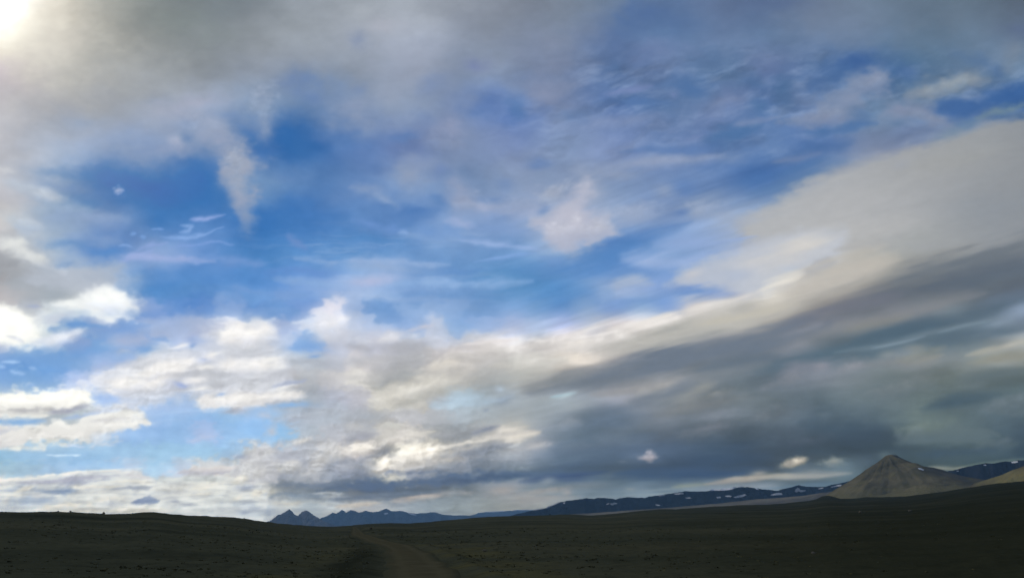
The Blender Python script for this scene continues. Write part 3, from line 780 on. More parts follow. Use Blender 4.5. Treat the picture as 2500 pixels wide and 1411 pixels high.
    S('c6c4bc', .6, 6, [(640, 1222), (690, 1230), (740, 1228)], warp=.5)
    B('909ca4', .6, 1120, 1226, 90, 20, 0)
    B('a09e9f', .7, 1230, 1196, 40, 12, -6)
    B('7f8c98', .5, 1110, 1208, 20, 26, 20)
    # --- dark bank down to the horizon, right
    B('b9b8bb', .6, 1310, 1086, 26, 8, -12)
    B('9aa0a8', .6, 1275, 1098, 50, 14, -8)
    S('d9d0c0', .85, 6, [(1235, 1072), (1270, 1063), (1318, 1056)], warp=.6)
    B('7f8b98', .6, 1270, 1143, 28, 7, -3, warp=.6)
    S('66758c', .6, 16, [(1330, 1110), (1450, 1085), (1600, 1060)])
    S('56667f', .6, 14, [(1280, 1160), (1400, 1130), (1560, 1100), (1700, 1085)])
    B('6f7f92', .4, 1400, 1120, 60, 10, -8)
    scrap(C, 'b2b1ba', '86858f', .95, 1586, 1115, 27, 15, -4, 2)
    B('6a7587', .6, 1520, 1126, 12, 4, 0, warp=.5)
    S('43557a', .8, 11, [(1270, 1176), (1340, 1168), (1420, 1160), (1480, 1152)])
    S('44597a', .85, 15, [(1500, 1158), (1620, 1150), (1740, 1158), (1800, 1156), (1880, 1146)])
    S('3f5372', .6, 11, [(1640, 1162), (1720, 1160), (1800, 1158)])
    S('445672', .5, 18, [(1640, 1140), (1760, 1120), (1880, 1110)])
    B('8794a0', .8, 1335, 1176, 22, 10, -10)
    B('7c8a97', .7, 1300, 1192, 40, 10, -8)
    B('808a94', .6, 1440, 1185, 60, 9, 0)
    B('98989b', .7, 1300, 1216, 60, 14, 0)
    B('a29fa0', .7, 1385, 1202, 14, 9, 0, warp=.6)
    S('9a9ea2', .7, 9, [(1260, 1226), (1340, 1218), (1420, 1212)])
    S('6a7a8c', .7, 7, [(1440, 1192), (1560, 1188), (1680, 1180)], warp=.6)
    S('8595a0', .7, 5, [(1500, 1200), (1600, 1196), (1720, 1190), (1820, 1186)], warp=.5)
    S('90a0a8', .6, 4, [(1520, 1208), (1600, 1205), (1680, 1200)], warp=.4)
    B('8f9a9f', .6, 1540, 1193, 16, 4, 0, warp=.5)
    S('8a9490', .8, 6, [(1640, 1188), (1690, 1184), (1740, 1181)], warp=.5)
    S('a29c96', .9, 8, [(1722, 1182), (1780, 1174), (1840, 1168), (1880, 1166)], warp=.6, p=1.2)
    B('9b9a97', .85, 1852, 1156, 24, 9, -5, warp=.6)
    S('667c92', .7, 5, [(1790, 1196), (1880, 1192), (1980, 1184), (2060, 1178)], warp=.4)
    B('a4a49c', .6, 1900, 1160, 40, 8, 0)
    scrap(C, 'a9a394', '8c8c86', .85, 1936, 1130, 46, 15, -16, 3)
    scrap(C, 'dccfb4', 'b3a892', .9, 1948, 1126, 27, 13, -20, 4)
    scrap(C, 'a2a69f', '848c8e', .5, 2034, 1127, 38, 14, -6, 5)
    scrap(C, '8796a2', '74839a', .6, 1272, 1143, 34, 9, -3, 6)
    B('9a9f9c', .6, 2035, 1124, 12, 7, 0, warp=.5)
    B('7e8790', .7, 1990, 1150, 36, 8, 0, warp=.6)
    S('a3a6a4', .85, 8, [(1860, 1166), (1920, 1164), (2000, 1160), (2080, 1155)], warp=.6)
    B('5a6878', .6, 2110, 1128, 40, 18, 0)
    B('465669', .5, 2000, 1100, 60, 14, 0)
    B('6a7880', .6, 2160, 1112, 20, 10, 0)
    S('9a9c94', .85, 6, [(2268, 1140), (2330, 1146), (2370, 1142)], warp=.4)
    S('74817e', .7, 6, [(2350, 1140), (2430, 1128), (2520, 1118)], warp=.4)
    S('606e78', .6, 12, [(2180, 1082), (2280, 1072), (2420, 1062)])
    S('45566a', .6, 12, [(2240, 1108), (2350, 1100), (2460, 1092)])
    B('596872', .6, 2465, 1085, 34, 9, -15)
    # --- low clouds at far left
    P('d4d6d4', .85, 5, [(-40, 1180), (0, 1172), (50, 1166), (100, 1159), (160, 1154), (230, 1150), (300, 1147), (342, 1147), (352, 1160), (380, 1168),
                         (440, 1166), (520, 1160), (600, 1162), (660, 1190), (640, 1300), (-40, 1300)], col2='ccd2d4', warp=.5)
    S('e6e1da', .9, 4.5, [(-20, 1176), (30, 1170), (75, 1167)], warp=.4)
    S('f1ede4', .9, 3, [(90, 1162), (150, 1157), (228, 1153)], warp=.4)
    S('dcdbd8', .8, 3, [(228, 1152), (290, 1149), (335, 1149)], warp=.4)
    S('adb1c2', .85, 6, [(40, 1180), (130, 1172), (220, 1166), (290, 1160)], warp=.5)
    S('a5adc0', .7, 5, [(150, 1180), (230, 1174), (270, 1168)], warp=.5)
    S('c9c8cc', .7, 5, [(300, 1156), (340, 1160), (370, 1168)], warp=.5)
    S('d9d7cc', .85, 4, [(170, 1187), (230, 1188), (300, 1187)], warp=.4)
    S('dedbce', .8, 4, [(270, 1176), (330, 1174), (370, 1178)], warp=.4)
    S('9aa4b4', .85, 4.5, [(270, 1194), (320, 1190), (370, 1189)], warp=.4)
    S('8da1bc', .8, 7, [(90, 1200), (140, 1200), (190, 1197)], warp=.5)
    S('9fb0c6', .7, 6, [(0, 1198), (50, 1194), (90, 1190)], warp=.5)
    S('e0dccf', .8, 4, [(30, 1202), (60, 1194), (85, 1187)], warp=.4)
    B('d6d2c6', .7, 40, 1208, 30, 3, 0, warp=.4)
    B('d3d2cc', .85, 15, 1221, 10, 8, 0, warp=.4)
    B('9db1cb', .7, 90, 1222, 60, 12, 0)
    B('cfcfcf', .6, 95, 1211, 16, 5, 0, warp=.5)
    B('ccd6df', .7, 42, 1228, 10, 3, 0, warp=.4)
    B('ccd6df', .6, 68, 1231, 10, 3, 0, warp=.4)
    B('e3dfcf', .9, 118, 1237, 11, 6, 0, warp=.3, p=1.4)
    S('e3decd', .85, 5, [(130, 1238), (165, 1231), (190, 1234)], warp=.4)
    B('dedacb', .8, 218, 1231, 6, 6, 0, warp=.3)
    S('cfcdc2', .6, 6, [(120, 1248), (220, 1246), (330, 1246), (420, 1246)], warp=.4)
    B('a9b1bd', .7, 275, 1228, 26, 6, 0, warp=.5)
    S('d2d1ca', .6, 4, [(230, 1222), (270, 1215), (320, 1212)], warp=.4)
    S('a9b2be', .5, 4, [(300, 1206), (380, 1204), (440, 1196)], warp=.5)
    S('c9cac6', .6, 9, [(380, 1196), (460, 1188), (540, 1180)], warp=.5)
    P('8a9ab5', .92, 3.5, [(320, 1227), (334, 1217), (352, 1212), (364, 1211), (378, 1217), (389, 1222), (386, 1229), (360, 1231), (334, 1231)], warp=.25, col2='7f93b4')
    B('9fa7b5', .8, 425, 1224, 24, 4.5, 0, warp=.4)
    B('9aa4b4', .7, 462, 1230, 18, 3.5, 0, warp=.4)
    S('dedbcf', .85, 3, [(455, 1209), (485, 1205), (516, 1203)], warp=.3)
    B('dad7c8', .8, 498, 1188, 22, 6, -10, warp=.4)
    P('d6d2d0', .95, 4, [(430, 1159), (445, 1148), (470, 1141), (510, 1138), (560, 1137), (578, 1139), (566, 1148), (540, 1156), (500, 1160)], warp=.35, col2='b6b8c4')
    S('b5b5bf', .7, 4, [(440, 1159), (500, 1158), (560, 1150)], warp=.3)
    S('c4cbcc', .7, 7, [(380, 1172), (460, 1170), (560, 1166)], warp=.4)
    P('c0c2c8', .8, 7, [(560, 1160), (580, 1130), (600, 1112), (630, 1098), (660, 1092), (680, 1120), (680, 1180), (600, 1180)], warp=.7, rough=4)
    B('a5adc0', .7, 590, 1115, 18, 5, 0, warp=.5)
    B('e6e3d2', .95, 585, 1172, 16, 11, -25, warp=.4, p=1.3)
    B('97a3b8', .8, 600, 1190, 26, 7, 0, warp=.5)
    B('ddd9ca', .85, 578, 1216, 14, 6, -20, warp=.4)
    B('dddaca', .8, 622, 1204, 10, 9, 0, warp=.4)
    B('a9b5c3', .7, 590, 1232, 40, 10, 0, warp=.5)
    S('c4c8cc', .6, 4, [(540, 1245), (600, 1242), (660, 1246)], warp=.4)
    B('9fb0c6', .5, 640, 1250, 60, 10, 0)
    # lumps and torn edges worked into the larger clouds
    K = lambda *a: scrap(C, *a)
    for i, (c, un, a, x, y, rx, ry, g) in enumerate([
            ('74807f', '5c6872', .65, 2272, 1044, 95, 34, -8), ('6f7a84', '566370', .6, 2470, 985, 85, 32, -12), ('8c8f98', '707882', .5, 2085, 900, 80, 24, -14),
            ('84868f', '6a7280', .5, 1935, 930, 80, 24, -16), ('7a7b84', '5f6876', .5, 1720, 1052, 110, 28, -12), ('70757f', '596472', .5, 1900, 1012, 110, 30, -12),
            ('7d8388', '626c76', .5, 2180, 950, 90, 30, -10), ('8e9089', '747c80', .5, 2260, 862, 90, 18, -14), ('a3a3a2', '888c92', .5, 1600, 950, 80, 16, -14),
            ('959796', '7a8088', .5, 1750, 962, 70, 16, -14), ('606c78', '4d5a68', .4, 2100, 1010, 120, 34, -8), ('66717b', '4f5c69', .5, 2440, 1082, 70, 18, -12),
            ('6a7686', '56647a', .5, 1480, 1080, 110, 26, -10), ('8a939e', '6c7a8c', .5, 1380, 1040, 80, 26, -14), ('565f70', '485468', .4, 1980, 1075, 90, 22, -8),
            ('b5bac8', '9aa8c0', .5, 1350, 470, 60, 34, -20), ('c3c4d0', 'a8aec2', .7, 1385, 560, 62, 42, -10), ('bdc0ce', 'a3abc0', .6, 1455, 560, 50, 30, -10),
            ('a3adc4', '8598ba', .5, 1550, 520, 90, 36, -12), ('9ca8c0', '8094b8', .5, 1720, 510, 80, 30, -14), ('98a3bc', '7c90b4', .5, 1250, 500, 80, 26, 0),
            ('97a2bb', '7c90b4', .5, 1140, 500, 60, 36, 0), ('8f9cba', '7489b2', .5, 1640, 395, 120, 20, -5), ('8c98b0', '6c82aa', .5, 2010, 285, 100, 26, -10),
            ('8e99b0', '7085aa', .5, 2120, 205, 70, 30, -15), ('929da8', '7085a0', .5, 2310, 212, 90, 22, -16), ('808ea8', '6680a8', .5, 2240, 285, 80, 20, 14),
            ('7a8aac', '6078a6', .4, 1780, 250, 80, 26, -14), ('8390b0', '6c82ac', .4, 1520, 300, 120, 26, -8), ('8c98b4', '7086b0', .45, 1080, 350, 60, 50, 10),
            ('a9b0be', '8ea0bc', .5, 575, 400, 34, 70, -16), ('a3acbe', '90a0ba', .5, 640, 250, 50, 60, 0), ('b0b6c6', '98a6c0', .5, 470, 290, 70, 34, 10),
            ('f0f1ee', 'cfd5e0', .8, 255, 738, 88, 38, 4), ('f8f8f2', 'dfe2e6', .7, 30, 800, 70, 44, 20), ('dfe3ea', 'bcc8de', .7, 150, 828, 70, 18, -18),
            ('d9dde2', 'b0b8c6', .6, 90, 640, 80, 22, 20), ('c6ced8', '9fb2cc', .6, 110, 480, 90, 24, 14), ('c4ccd6', 'a4b4cc', .5, 60, 545, 80, 26, 14),
            ('f1eeea', 'c6c8d0', .75, 575, 822, 70, 34, -4), ('efece8', 'c4c6ce', .75, 395, 905, 90, 26, -10), ('edeae6', 'c2c5cd', .7, 620, 896, 80, 26, -4),
            ('f0ede8', 'cacdd6', .7, 310, 940, 70, 20, -8), ('eeebe6', 'c8cad0', .7, 620, 972, 110, 18, -6), ('e8e8ec', 'bcc3d2', .7, 810, 790, 60, 34, -10),
            ('d4d4d8', 'b6b9c2', .6, 950, 830, 90, 22, -6), ('cfcdca', 'aeb0b4', .6, 860, 915, 90, 18, 0), ('d8d2c8', 'b4b4b4', .6, 1080, 895, 80, 20, -10),
            ('d9d5c9', 'b2b2ae', .6, 1010, 955, 120, 22, -16), ('e6e0da', 'b9b6b4', .6, 1300, 845, 90, 22, -8), ('e6dfd8', 'bab8b6', .6, 1460, 832, 90, 22, -10),
            ('e3dbd4', 'b8b6b2', .5, 1620, 790, 90, 20, -14), ('b8bbc2', '9da4b0', .5, 760, 1010, 80, 22, -4), ('d8d7d4', 'a8acb6', .7, 735, 1078, 50, 12, -16),
            ('cfd1d2', 'a4aab6', .7, 655, 1110, 44, 26, -20), ('cacac8', '98a0ae', .7, 705, 1145, 50, 22, -10), ('c6c6c6', '8f98a8', .7, 790, 1128, 46, 32, -30),
            ('b4b8c0', '8690a2', .6, 860, 1140, 60, 28, -8), ('e4dccf', 'aaaab0', .7, 890, 1098, 54, 18, -14), ('d9d3c8', 'a6a9ae', .7, 1000, 1070, 80, 16, -12),
            ('e9e2d4', 'aeadae', .7, 1010, 1122, 74, 22, -12), ('fff7e2', 'd8cfc2', .9, 1030, 1103, 62, 10, -10), ('fff5e0', 'd0c8be', .9, 940, 1132, 22, 18, 0),
            ('c9c6c0', '8f97a3', .6, 1140, 1095, 90, 14, -12), ('c2c2c4', '9098a6', .6, 1300, 1092, 60, 16, -10), ('dedacd', 'a8b0bc', .8, 588, 1174, 30, 14, -20),
            ('d6d4ca', 'a6b0bc', .7, 634, 1204, 30, 12, -8), ('e2dfd4', 'b4bac4', .7, 240, 1150, 110, 6, -3), ('e6e2d8', 'b0b8c4', .7, 60, 1170, 80, 6, -5),
            ('ddd9cc', 'b0b8c2', .7, 240, 1190, 90, 6, -2), ('e0dccd', 'b4bcc4', .8, 160, 1234, 50, 7, -3), ('b7a9a2', '959a9e', .6, 1020, 1214, 90, 7, -3),
            ('a3a09e', '88939c', .6, 1330, 1200, 90, 14, -6), ('a9a69e', '8a9296', .7, 1840, 1166, 130, 9, -5)]):
        K(c, un, a, x, y, rx, ry, g, 20+i)
    # veil of light at the sun
    B('c4c2bc', .35, 60, 90, 240, 170, 0)
    B('e8e4d6', .55, 10, 45, 165, 105, 0, warp=.5)
    B('fffbe8', .8, 0, 22, 96, 70, 0, warp=.3)
    B('ffffff', 1.0, -8, 12, 72, 58, 0, warp=.2)


def paint_sky():
    C = Chart()
    u, v = C.u, C.v
    wu, wv = u+C.w1u*1.5, v+C.w1v*1.5
    C.img = cubic_up(tone_grid(TONES, 21), wu/125.0, wv/88.2).astype(np.float32)
    def patchy(g, x, y, hard):
        # cubic surface, with part of every step between neighbours drawn together
        # into a ragged edge, as between one cloud lump and the next
        jx = 0.34*C.nf+0.22*C.nm; jy = 0.34*C.bn(36, 24, 71, 3)+0.2*C.nm
        fx = x-np.floor(x); fy = y-np.floor(y)
        hx = np.floor(x)+sstep((fx-0.5+jx)*2.0+0.5); hy = np.floor(y)+sstep((fy-0.5+jy)*2.0+0.5)
        hard = hard*(1-0.55*sstep((v-1120)/80)*sstep((u-600)/500))*(1-0.75*C.row); hard = hard[..., None]
        return cubic_up(g, x, y)*(1-hard)+cubic_up(g, hx, hy)*hard
    low = patchy(tone_grid(TONES_LOW, 41), (u+C.w1u*0.9)/62.5, (v+C.w1v*0.9-706)/44.1, 0.52)
    C.img += (low-C.img)*sstep((wv-680)/60)[..., None]
    # drifting texture: streaks fan out from the vanishing point of the cloud rows
    vx, vy = 250.0, 1330.0
    r = np.hypot(u-vx, v-vy)+40; ph = np.arctan2(vy-v, u-vx)
    fan = fbm(ph*16, np.log(r)*5.5, 301, 5, 0.55)
    puff = fbm(u/150, v/95, 311, 5, 0.52)
    flat = fbm(u/260, v/30, 321, 4, 0.5)
    right = sstep((u-900)/500)*sstep((v-330)/250)
    low = sstep((v-850)/250)
    rows = fbm(u/420, C.L/30, 341, 5, 0.6)
    right = C.row; fan = rows*1.2
    tex = fan*right+puff*(1-right)*(1-low)+(0.5*flat+0.5*puff)*(1-right)*low
    fine = C.bn(46, 30, 331, 3)
    lum = C.img.mean(axis=2, keepdims=True)
    sat = (C.img[..., 2]-C.img[..., 0])              # clear blue has a high value
    cloudy = 1-sstep((sat-0.12)/0.25)
    C.img *= (1+(tex*(0.030+0.030*cloudy)+fine*(0.006+0.016*cloudy*sstep((v-500)/500)))[..., None])
    C.img += ((tex*0.02+fine*0.012)*(1-cloudy))[..., None]*np.array([1, .8, .45], np.float32)
    # thin wisps over the blue, combed out sideways
    wx, wy = u+C.w1u*0.9, v+0.22*(u-1250)*sstep((u-1100)/500)+C.w1v*0.9
    wis = np.clip(fbm(wx/90, wy/26, 351, 5, 0.58)+0.05, 0, 1)
    wis2 = np.clip(fbm(wx/34, wy/15, 361, 4, 0.6), 0, 1)
    cir = np.clip(fbm(u/210+C.w1u*0.01, (v+C.w1v*0.8)/13, 371, 4, 0.55)-0.05, 0, 1)
    bluish = sstep((C.img[..., 2]-C.img[..., 0]-0.10)/0.2)
    up = sstep((u-1050)/400)*sstep((v-60)/120)*(1-C.row)
    wf = (0.30*wis+0.13*wis2)*up*bluish+0.26*cir*bluish*sstep((v-500)/90)*sstep((800-v)/60)*sstep((u-500)/300)*(1-C.row)
    C.img += (np.array([0.70, 0.76, 0.88], np.float32)-C.img)*np.clip(wf, 0, .5)[..., None]
    C.img *= (1-0.10*np.clip(-fbm(wx/80, wy/30, 381, 4), 0, 1)*up)[..., None]*np.ones(3, np.float32)
    bump = fbm(u/75+0.3*v/75, v/36-0.08*u/36, 391, 4, 0.55)
    C.img *= (1+0.035*bump*C.row*sstep((v-760)/150))[..., None]
    details(C)
    # billows: every lump brighter towards the sun (upper left), greyer beneath
    def lumps(du, dv):
        uu, vv = (u+du)+C.w1u*1.2, (v+dv)+C.w1v*1.2
        out = 0
        for r, wt in ((1.0, 1-C.t), (2.2, C.t)):
            b = 0
            for i, (s, w) in enumerate([(88, .5), (44, .33), (22, .17)]):
                b = b+w*(1-np.abs(fbm(uu/s*r, vv/(s*0.6)*r, 401+i*7, 1)))
            out = out+b*wt
        return out
    b0 = lumps(0, 0); b1 = lumps(-5, -6)
    rel = np.clip((b0-b1)*2.6, -1, 1)
    sat = C.img[..., 2]-C.img[..., 0]
    cloudy = 1-sstep((sat-0.05)/0.22)
    amp = (0.006+0.022*sstep((v-720)/260))*cloudy*(1-0.6*C.row)*np.clip(0.6+C.nm, 0, 1.5)
    def zone(a, b, c, d, f):
        return sstep((u-a)/f+.5)*sstep((b-u)/f+.5)*sstep((v-c)/(f*.4)+.5)*sstep((d-v)/(f*.4)+.5)
    heap = 0.55*zone(560, 1290, 1075, 1165, 80)+0.35*zone(230, 760, 800, 1010, 90)*cloudy+0.35*zone(1000, 1600, 800, 890, 80)
    amp = amp+0.045*heap
    C.img *= (1+(rel*amp+(b0-0.62)*amp*1.3))[..., None]
    # thin far layers just above the land
    lay = fbm(u/85, (v+u*0.03)/8.5, 701, 4, 0.55)+0.6*fbm(u/30, v/9, 711, 3)
    low = zone(-300, 640, 1170, 1300, 60)*0.075+zone(600, 1330, 1195, 1300, 60)*0.045+zone(1300, 2100, 1150, 1300, 60)*0.03
    C.img *= 1+(lay*low)[..., None]*np.array([1.0, 0.92, 0.72], np.float32)
    # hue trim: cleaner blue in the gaps, greyer white in the banks, crowns a touch brighter
    sat = C.img[..., 2]-C.img[..., 0]; lum = C.img.mean(axis=2)
    b = sstep((sat-0.08)/0.12)*sstep((760-v)/120)
    C.img[..., 1] += 0.005*b; C.img[..., 0] += 0.004*b
    g = C.row*sstep((v-700)/150)*sstep((0.62-lum)/0.2)
    C.img[..., 0] -= 0.010*g; C.img[..., 1] += 0.006*g; C.img[..., 2] += 0.004*g
    w = sstep((-sat)/0.05)*sstep((v-560)/150)*0.42
    C.img += (lum[..., None]*np.array([1.0, 1.0, 1.0], np.float32)-C.img)*w[..., None]
    C.img *= (1+0.05*sstep((lum-0.70)/0.18)*sstep((v-620)/120))[..., None]
    C.img = np.clip(C.img, 0, 1)
    return C

# ---------------------------------------------------------------- mesh helpers
def to_linear(c):
    return np.where(c <= 0.04045, c/12.92, np.power((np.clip(c, 0.0, None)+0.055)/1.055, 2.4))

def grid_mesh(name, P, wrap=False, colors=None, extra=None, smooth=True):
    """P: (rows, cols, 3) array of points -> quad mesh"""
    nr, nc = P.shape[:2]
    me = bpy.data.meshes.new(name)
    idx = np.arange(nr*nc).reshape(nr, nc)
    if wrap:
        idx = np.concatenate([idx, idx[:, :1]], axis=1)
    q = np.stack([idx[:-1, :-1], idx[:-1, 1:], idx[1:, 1:], idx[1:, :-1]], axis=-1).reshape(-1, 4)
    me.vertices.add(nr*nc); me.vertices.foreach_set('co', P.reshape(-1).astype(np.float32))
    me.loops.add(q.size); me.loops.foreach_set('vertex_index', q.reshape(-1).astype(np.int32))
    me.polygons.add(len(q)); me.polygons.foreach_set('loop_start', np.arange(0, q.size, 4, dtype=np.int32))
    if colors is not None:
        a = me.attributes.new('sky_light', 'FLOAT_COLOR', 'POINT')
        c = np.ones((nr*nc, 4), np.float32); c[:, :3] = colors.reshape(-1, 3)
        a.data.foreach_set('color', c.reshape(-1))
    for k, val in (extra or {}).items():
        a = me.attributes.new(k, 'FLOAT', 'POINT'); a.data.foreach_set('value', val.reshape(-1).astype(np.float32))
    me.update(calc_edges=True)
    if smooth:
        me.polygons.foreach_set('use_smooth', np.ones(len(q), bool))
    me.validate()
    return me

def add(name, me, mat, kind=None, parent=None, label=None, cat=None, group=None, loc=None):
    o = bpy.data.objects.new(name, me); COL.objects.link(o)
    if me is not None and mat is not None:
        me.materials.clear(); me.materials.append(mat)
    if kind: o['kind'] = kind
    if label: o['label'] = label
    if cat: o['category'] = cat
    if group: o['group'] = group
    if parent is not None: o.parent = parent
    if loc is not None: o.location = loc
    return o

# ---------------------------------------------------------------- sky
chart = paint_sky()

def look_up(u, v):
    x = np.clip((u-U0)/CELL, 0, chart.img.shape[1]-1.001); y = np.clip((v-V0)/CELL, 0, chart.img.shape[0]-1.001)
    xi = x.astype(int); yi = y.astype(int); fx = (x-xi)[..., None]; fy = (y-yi)[..., None]
    I = chart.img
    return (I[yi, xi]*(1-fx)+I[yi, xi+1]*fx)*(1-fy)+(I[yi+1, xi]*(1-fx)+I[yi+1, xi+1]*fx)*fy

HAZE = 4.0e-5                    # per metre
HAZE_HALF = 42000.0; HAZE_TOP = 620.0
AIR_TINT = (0.34, 0.63, 1.0); AIR_GLOW = (0.062, 0.135, 0.26)

def build_sky():
    R = 230000.0
    d = math.radians
    az = np.concatenate([np.arange(-36.5, 36.5, 0.071), np.linspace(36.5, 360-36.5, 90)[:-1]])
    el = np.concatenate([np.linspace(-5, -1.6, 5), np.arange(-1.5, 37.5, 0.068), np.linspace(37.6, 89.9, 40)])
    A, E = np.meshgrid(np.radians(az), np.radians(el))
    D = np.stack([np.sin(A)*np.cos(E), np.cos(A)*np.cos(E), np.sin(E)], -1)
    c, s = math.cos(PITCH), math.sin(PITCH)
    fw = D[..., 1]*c+D[..., 2]*s; up = -D[..., 1]*s+D[..., 2]*c
    ok = fw > 0.15; fw_ = np.where(ok, fw, 1)
    u = 1250+F*D[..., 0]/fw_; v = 705.5-F*up/fw_
    near = look_up(u, v)
    # the same weather carried on round the rest of the sky
    z = np.maximum(D[..., 2], 0.02)+0.06
    px, py = D[..., 0]/z, D[..., 1]/z
    n = fbm(px*0.9, py*0.9, 501, 5, 0.55); n2 = fbm(px*2.3+4, py*0.8, 511, 4)
    cover = sstep((n*0.5+n2*0.22+0.62+0.75*np.clip(D[..., 0], 0, 1))/0.8)
    e = np.clip(np.degrees(E)/60, 0, 1)[..., None]
    blue = np.array([0.62, 0.75, 0.90])*(1-e**0.4)+np.array([0.24, 0.40, 0.66])*e**0.4
    east = (D[..., 0]*0.5+0.5)[..., None]
    cloud = (np.array([0.70, 0.71, 0.73])*(1-east)+np.array([0.34, 0.38, 0.43])*east)*(1+0.10*n2[..., None])
    far = blue+(cloud-blue)*cover[..., None]
    sd = np.clip(D @ np.array(SUN_DIR), -1, 1); ang = np.degrees(np.arccos(sd))
    glow = np.exp(-(ang/9.0)**1.3)[..., None]
    far = far+(np.array([1.0, 0.97, 0.90])-far)*glow
    m = np.minimum.reduce([u+200, 2700-u, v+200, 1420-v])/190.0
    m = np.where(ok, sstep(m), 0)[..., None]
    col = to_linear(far+(near-far)*m)*1.03
    # the veiled sun itself is brighter than white
    col = col*(1+(0.5*np.exp(-(ang/2.0)**2))[..., None])
    thin = 0.20*np.exp(-(ang/15.0)**2)
    col = np.clip(col-thin[..., None]*np.array([1.05, 0.95, 0.82]), 0.01, None)
    # the low sky is seen through the haze box: what stands behind the air
    el_ = np.clip(E, 0.0001, None)
    path = np.minimum(HAZE_HALF/np.cos(E), HAZE_TOP/np.sin(el_))
    T = np.exp(-HAZE*path)[..., None]
    T = np.where(E[..., None] < 0, math.exp(-HAZE*HAZE_HALF), T)
    col = np.clip((col-np.array(AIR_GLOW)*(1-T))/T, 0.004, None)
    me = grid_mesh('sky', (D*R).astype(np.float32), wrap=True, colors=col.astype(np.float32), extra={'veil_gap': thin})
    m_ = bpy.data.materials.new('sky_and_clouds'); m_.use_nodes = True
    nt = m_.node_tree; nt.nodes.clear()
    out = nt.nodes.new('ShaderNodeOutputMaterial'); em = nt.nodes.new('ShaderNodeEmission'); at = nt.nodes.new('ShaderNodeAttribute')
    tr = nt.nodes.new('ShaderNodeBsdfTransparent'); ad = nt.nodes.new('ShaderNodeAddShader'); a2 = nt.nodes.new('ShaderNodeAttribute')
    at.attribute_name = 'sky_light'; a2.attribute_name = 'veil_gap'
    # faint small-scale unevenness of the cloud, in real directions
    tc = nt.nodes.new('ShaderNodeTexCoord'); mp = nt.nodes.new('ShaderNodeMapping'); no = nt.nodes.new('ShaderNodeTexNoise')
    mp.inputs['Scale'].default_value = (1/R, 1/R, 1.9/R)
    no.inputs['Scale'].default_value = 70; no.inputs['Detail'].default_value = 5; no.inputs['Roughness'].default_value = 0.6
    mr = nt.nodes.new('ShaderNodeMapRange'); mr.inputs[1].default_value = 0.25; mr.inputs[2].default_value = 0.75
    mr.inputs[3].default_value = 0.965; mr.inputs[4].default_value = 1.035
    L = nt.links.new
    L(tc.outputs['Object'], mp.inputs[0]); L(mp.outputs[0], no.inputs['Vector']); L(no.outputs[0], mr.inputs[0])
    L(at.outputs['Color'], em.inputs[0]); L(mr.outputs[0], em.inputs[1])
    L(a2.outputs['Color'], tr.inputs[0]); L(em.outputs[0], ad.inputs[0]); L(tr.outputs[0], ad.inputs[1]); L(ad.outputs[0], out.inputs[0])
    try:
        m_.cycles.emission_sampling = 'NONE'
    except Exception:
        pass
    add('sky', me, m_, kind='structure')
build_sky()

# ---------------------------------------------------------------- materials
def noise_node(nt, vec, scale, detail=5, rough=0.55, stretch=None):
    n = nt.nodes.new('ShaderNodeTexNoise'); n.inputs['Scale'].default_value = scale
    n.inputs['Detail'].default_value = detail; n.inputs['Roughness'].default_value = rough
    if stretch:
        mp = nt.nodes.new('ShaderNodeMapping'); mp.inputs['Scale'].default_value = stretch
        nt.links.new(vec, mp.inputs[0]); vec = mp.outputs[0]
    nt.links.new(vec, n.inputs['Vector'])
    return n.outputs[0]

def ramp(nt, fac, stops):
    r = nt.nodes.new('ShaderNodeValToRGB'); e = r.color_ramp.elements
    while len(e) < len(stops): e.new(0.5)
    for el, (p, c) in zip(e, stops):
        el.position = p; el.color = (c[0], c[1], c[2], 1)
    nt.links.new(fac, r.inputs[0]); return r.outputs[0]

def mixc(nt, fac, a, b, mode='MIX'):
    m = nt.nodes.new('ShaderNodeMix'); m.data_type = 'RGBA'; m.blend_type = mode
    if isinstance(fac, float): m.inputs[0].default_value = fac
    else: nt.links.new(fac, m.inputs[0])
    for k, s in ((6, a), (7, b)):
        if isinstance(s, tuple): m.inputs[k].default_value = (s[0], s[1], s[2], 1)
        else: nt.links.new(s, m.inputs[k])
    return m.outputs[2]

def mrange(nt, fac, a, b, c=0.0, d=1.0):
    m = nt.nodes.new('ShaderNodeMapRange'); m.interpolation_type = 'SMOOTHSTEP'
    for i, x in enumerate((a, b, c, d)): m.inputs[i+1].default_value = x
    nt.links.new(fac, m.inputs[0]); return m.outputs[0]

def surface(name, build, rough=0.95, bump=None):
    m = bpy.data.materials.new(name); m.use_nodes = True
    nt = m.node_tree; nt.nodes.clear()
    out = nt.nodes.new('ShaderNodeOutputMaterial'); bs = nt.nodes.new('ShaderNodeBsdfPrincipled')
    bs.inputs['Roughness'].default_value = rough
    bs.inputs['Specular IOR Level'].default_value = 0.0
    g = nt.nodes.new('ShaderNodeNewGeometry')
    c = build(nt, g.outputs['Position'], g)
    nt.links.new(c, bs.inputs['Base Color'])
    if bump:
        b = nt.nodes.new('ShaderNodeBump'); b.inputs['Strength'].default_value = bump[1]; b.inputs['Distance'].default_value = bump[2]
        nt.links.new(noise_node(nt, g.outputs['Position'], bump[0], 6, 0.6), b.inputs['Height'])
        nt.links.new(b.outputs[0], bs.inputs['Normal'])
    nt.links.new(bs.outputs[0], out.inputs[0])
    return m

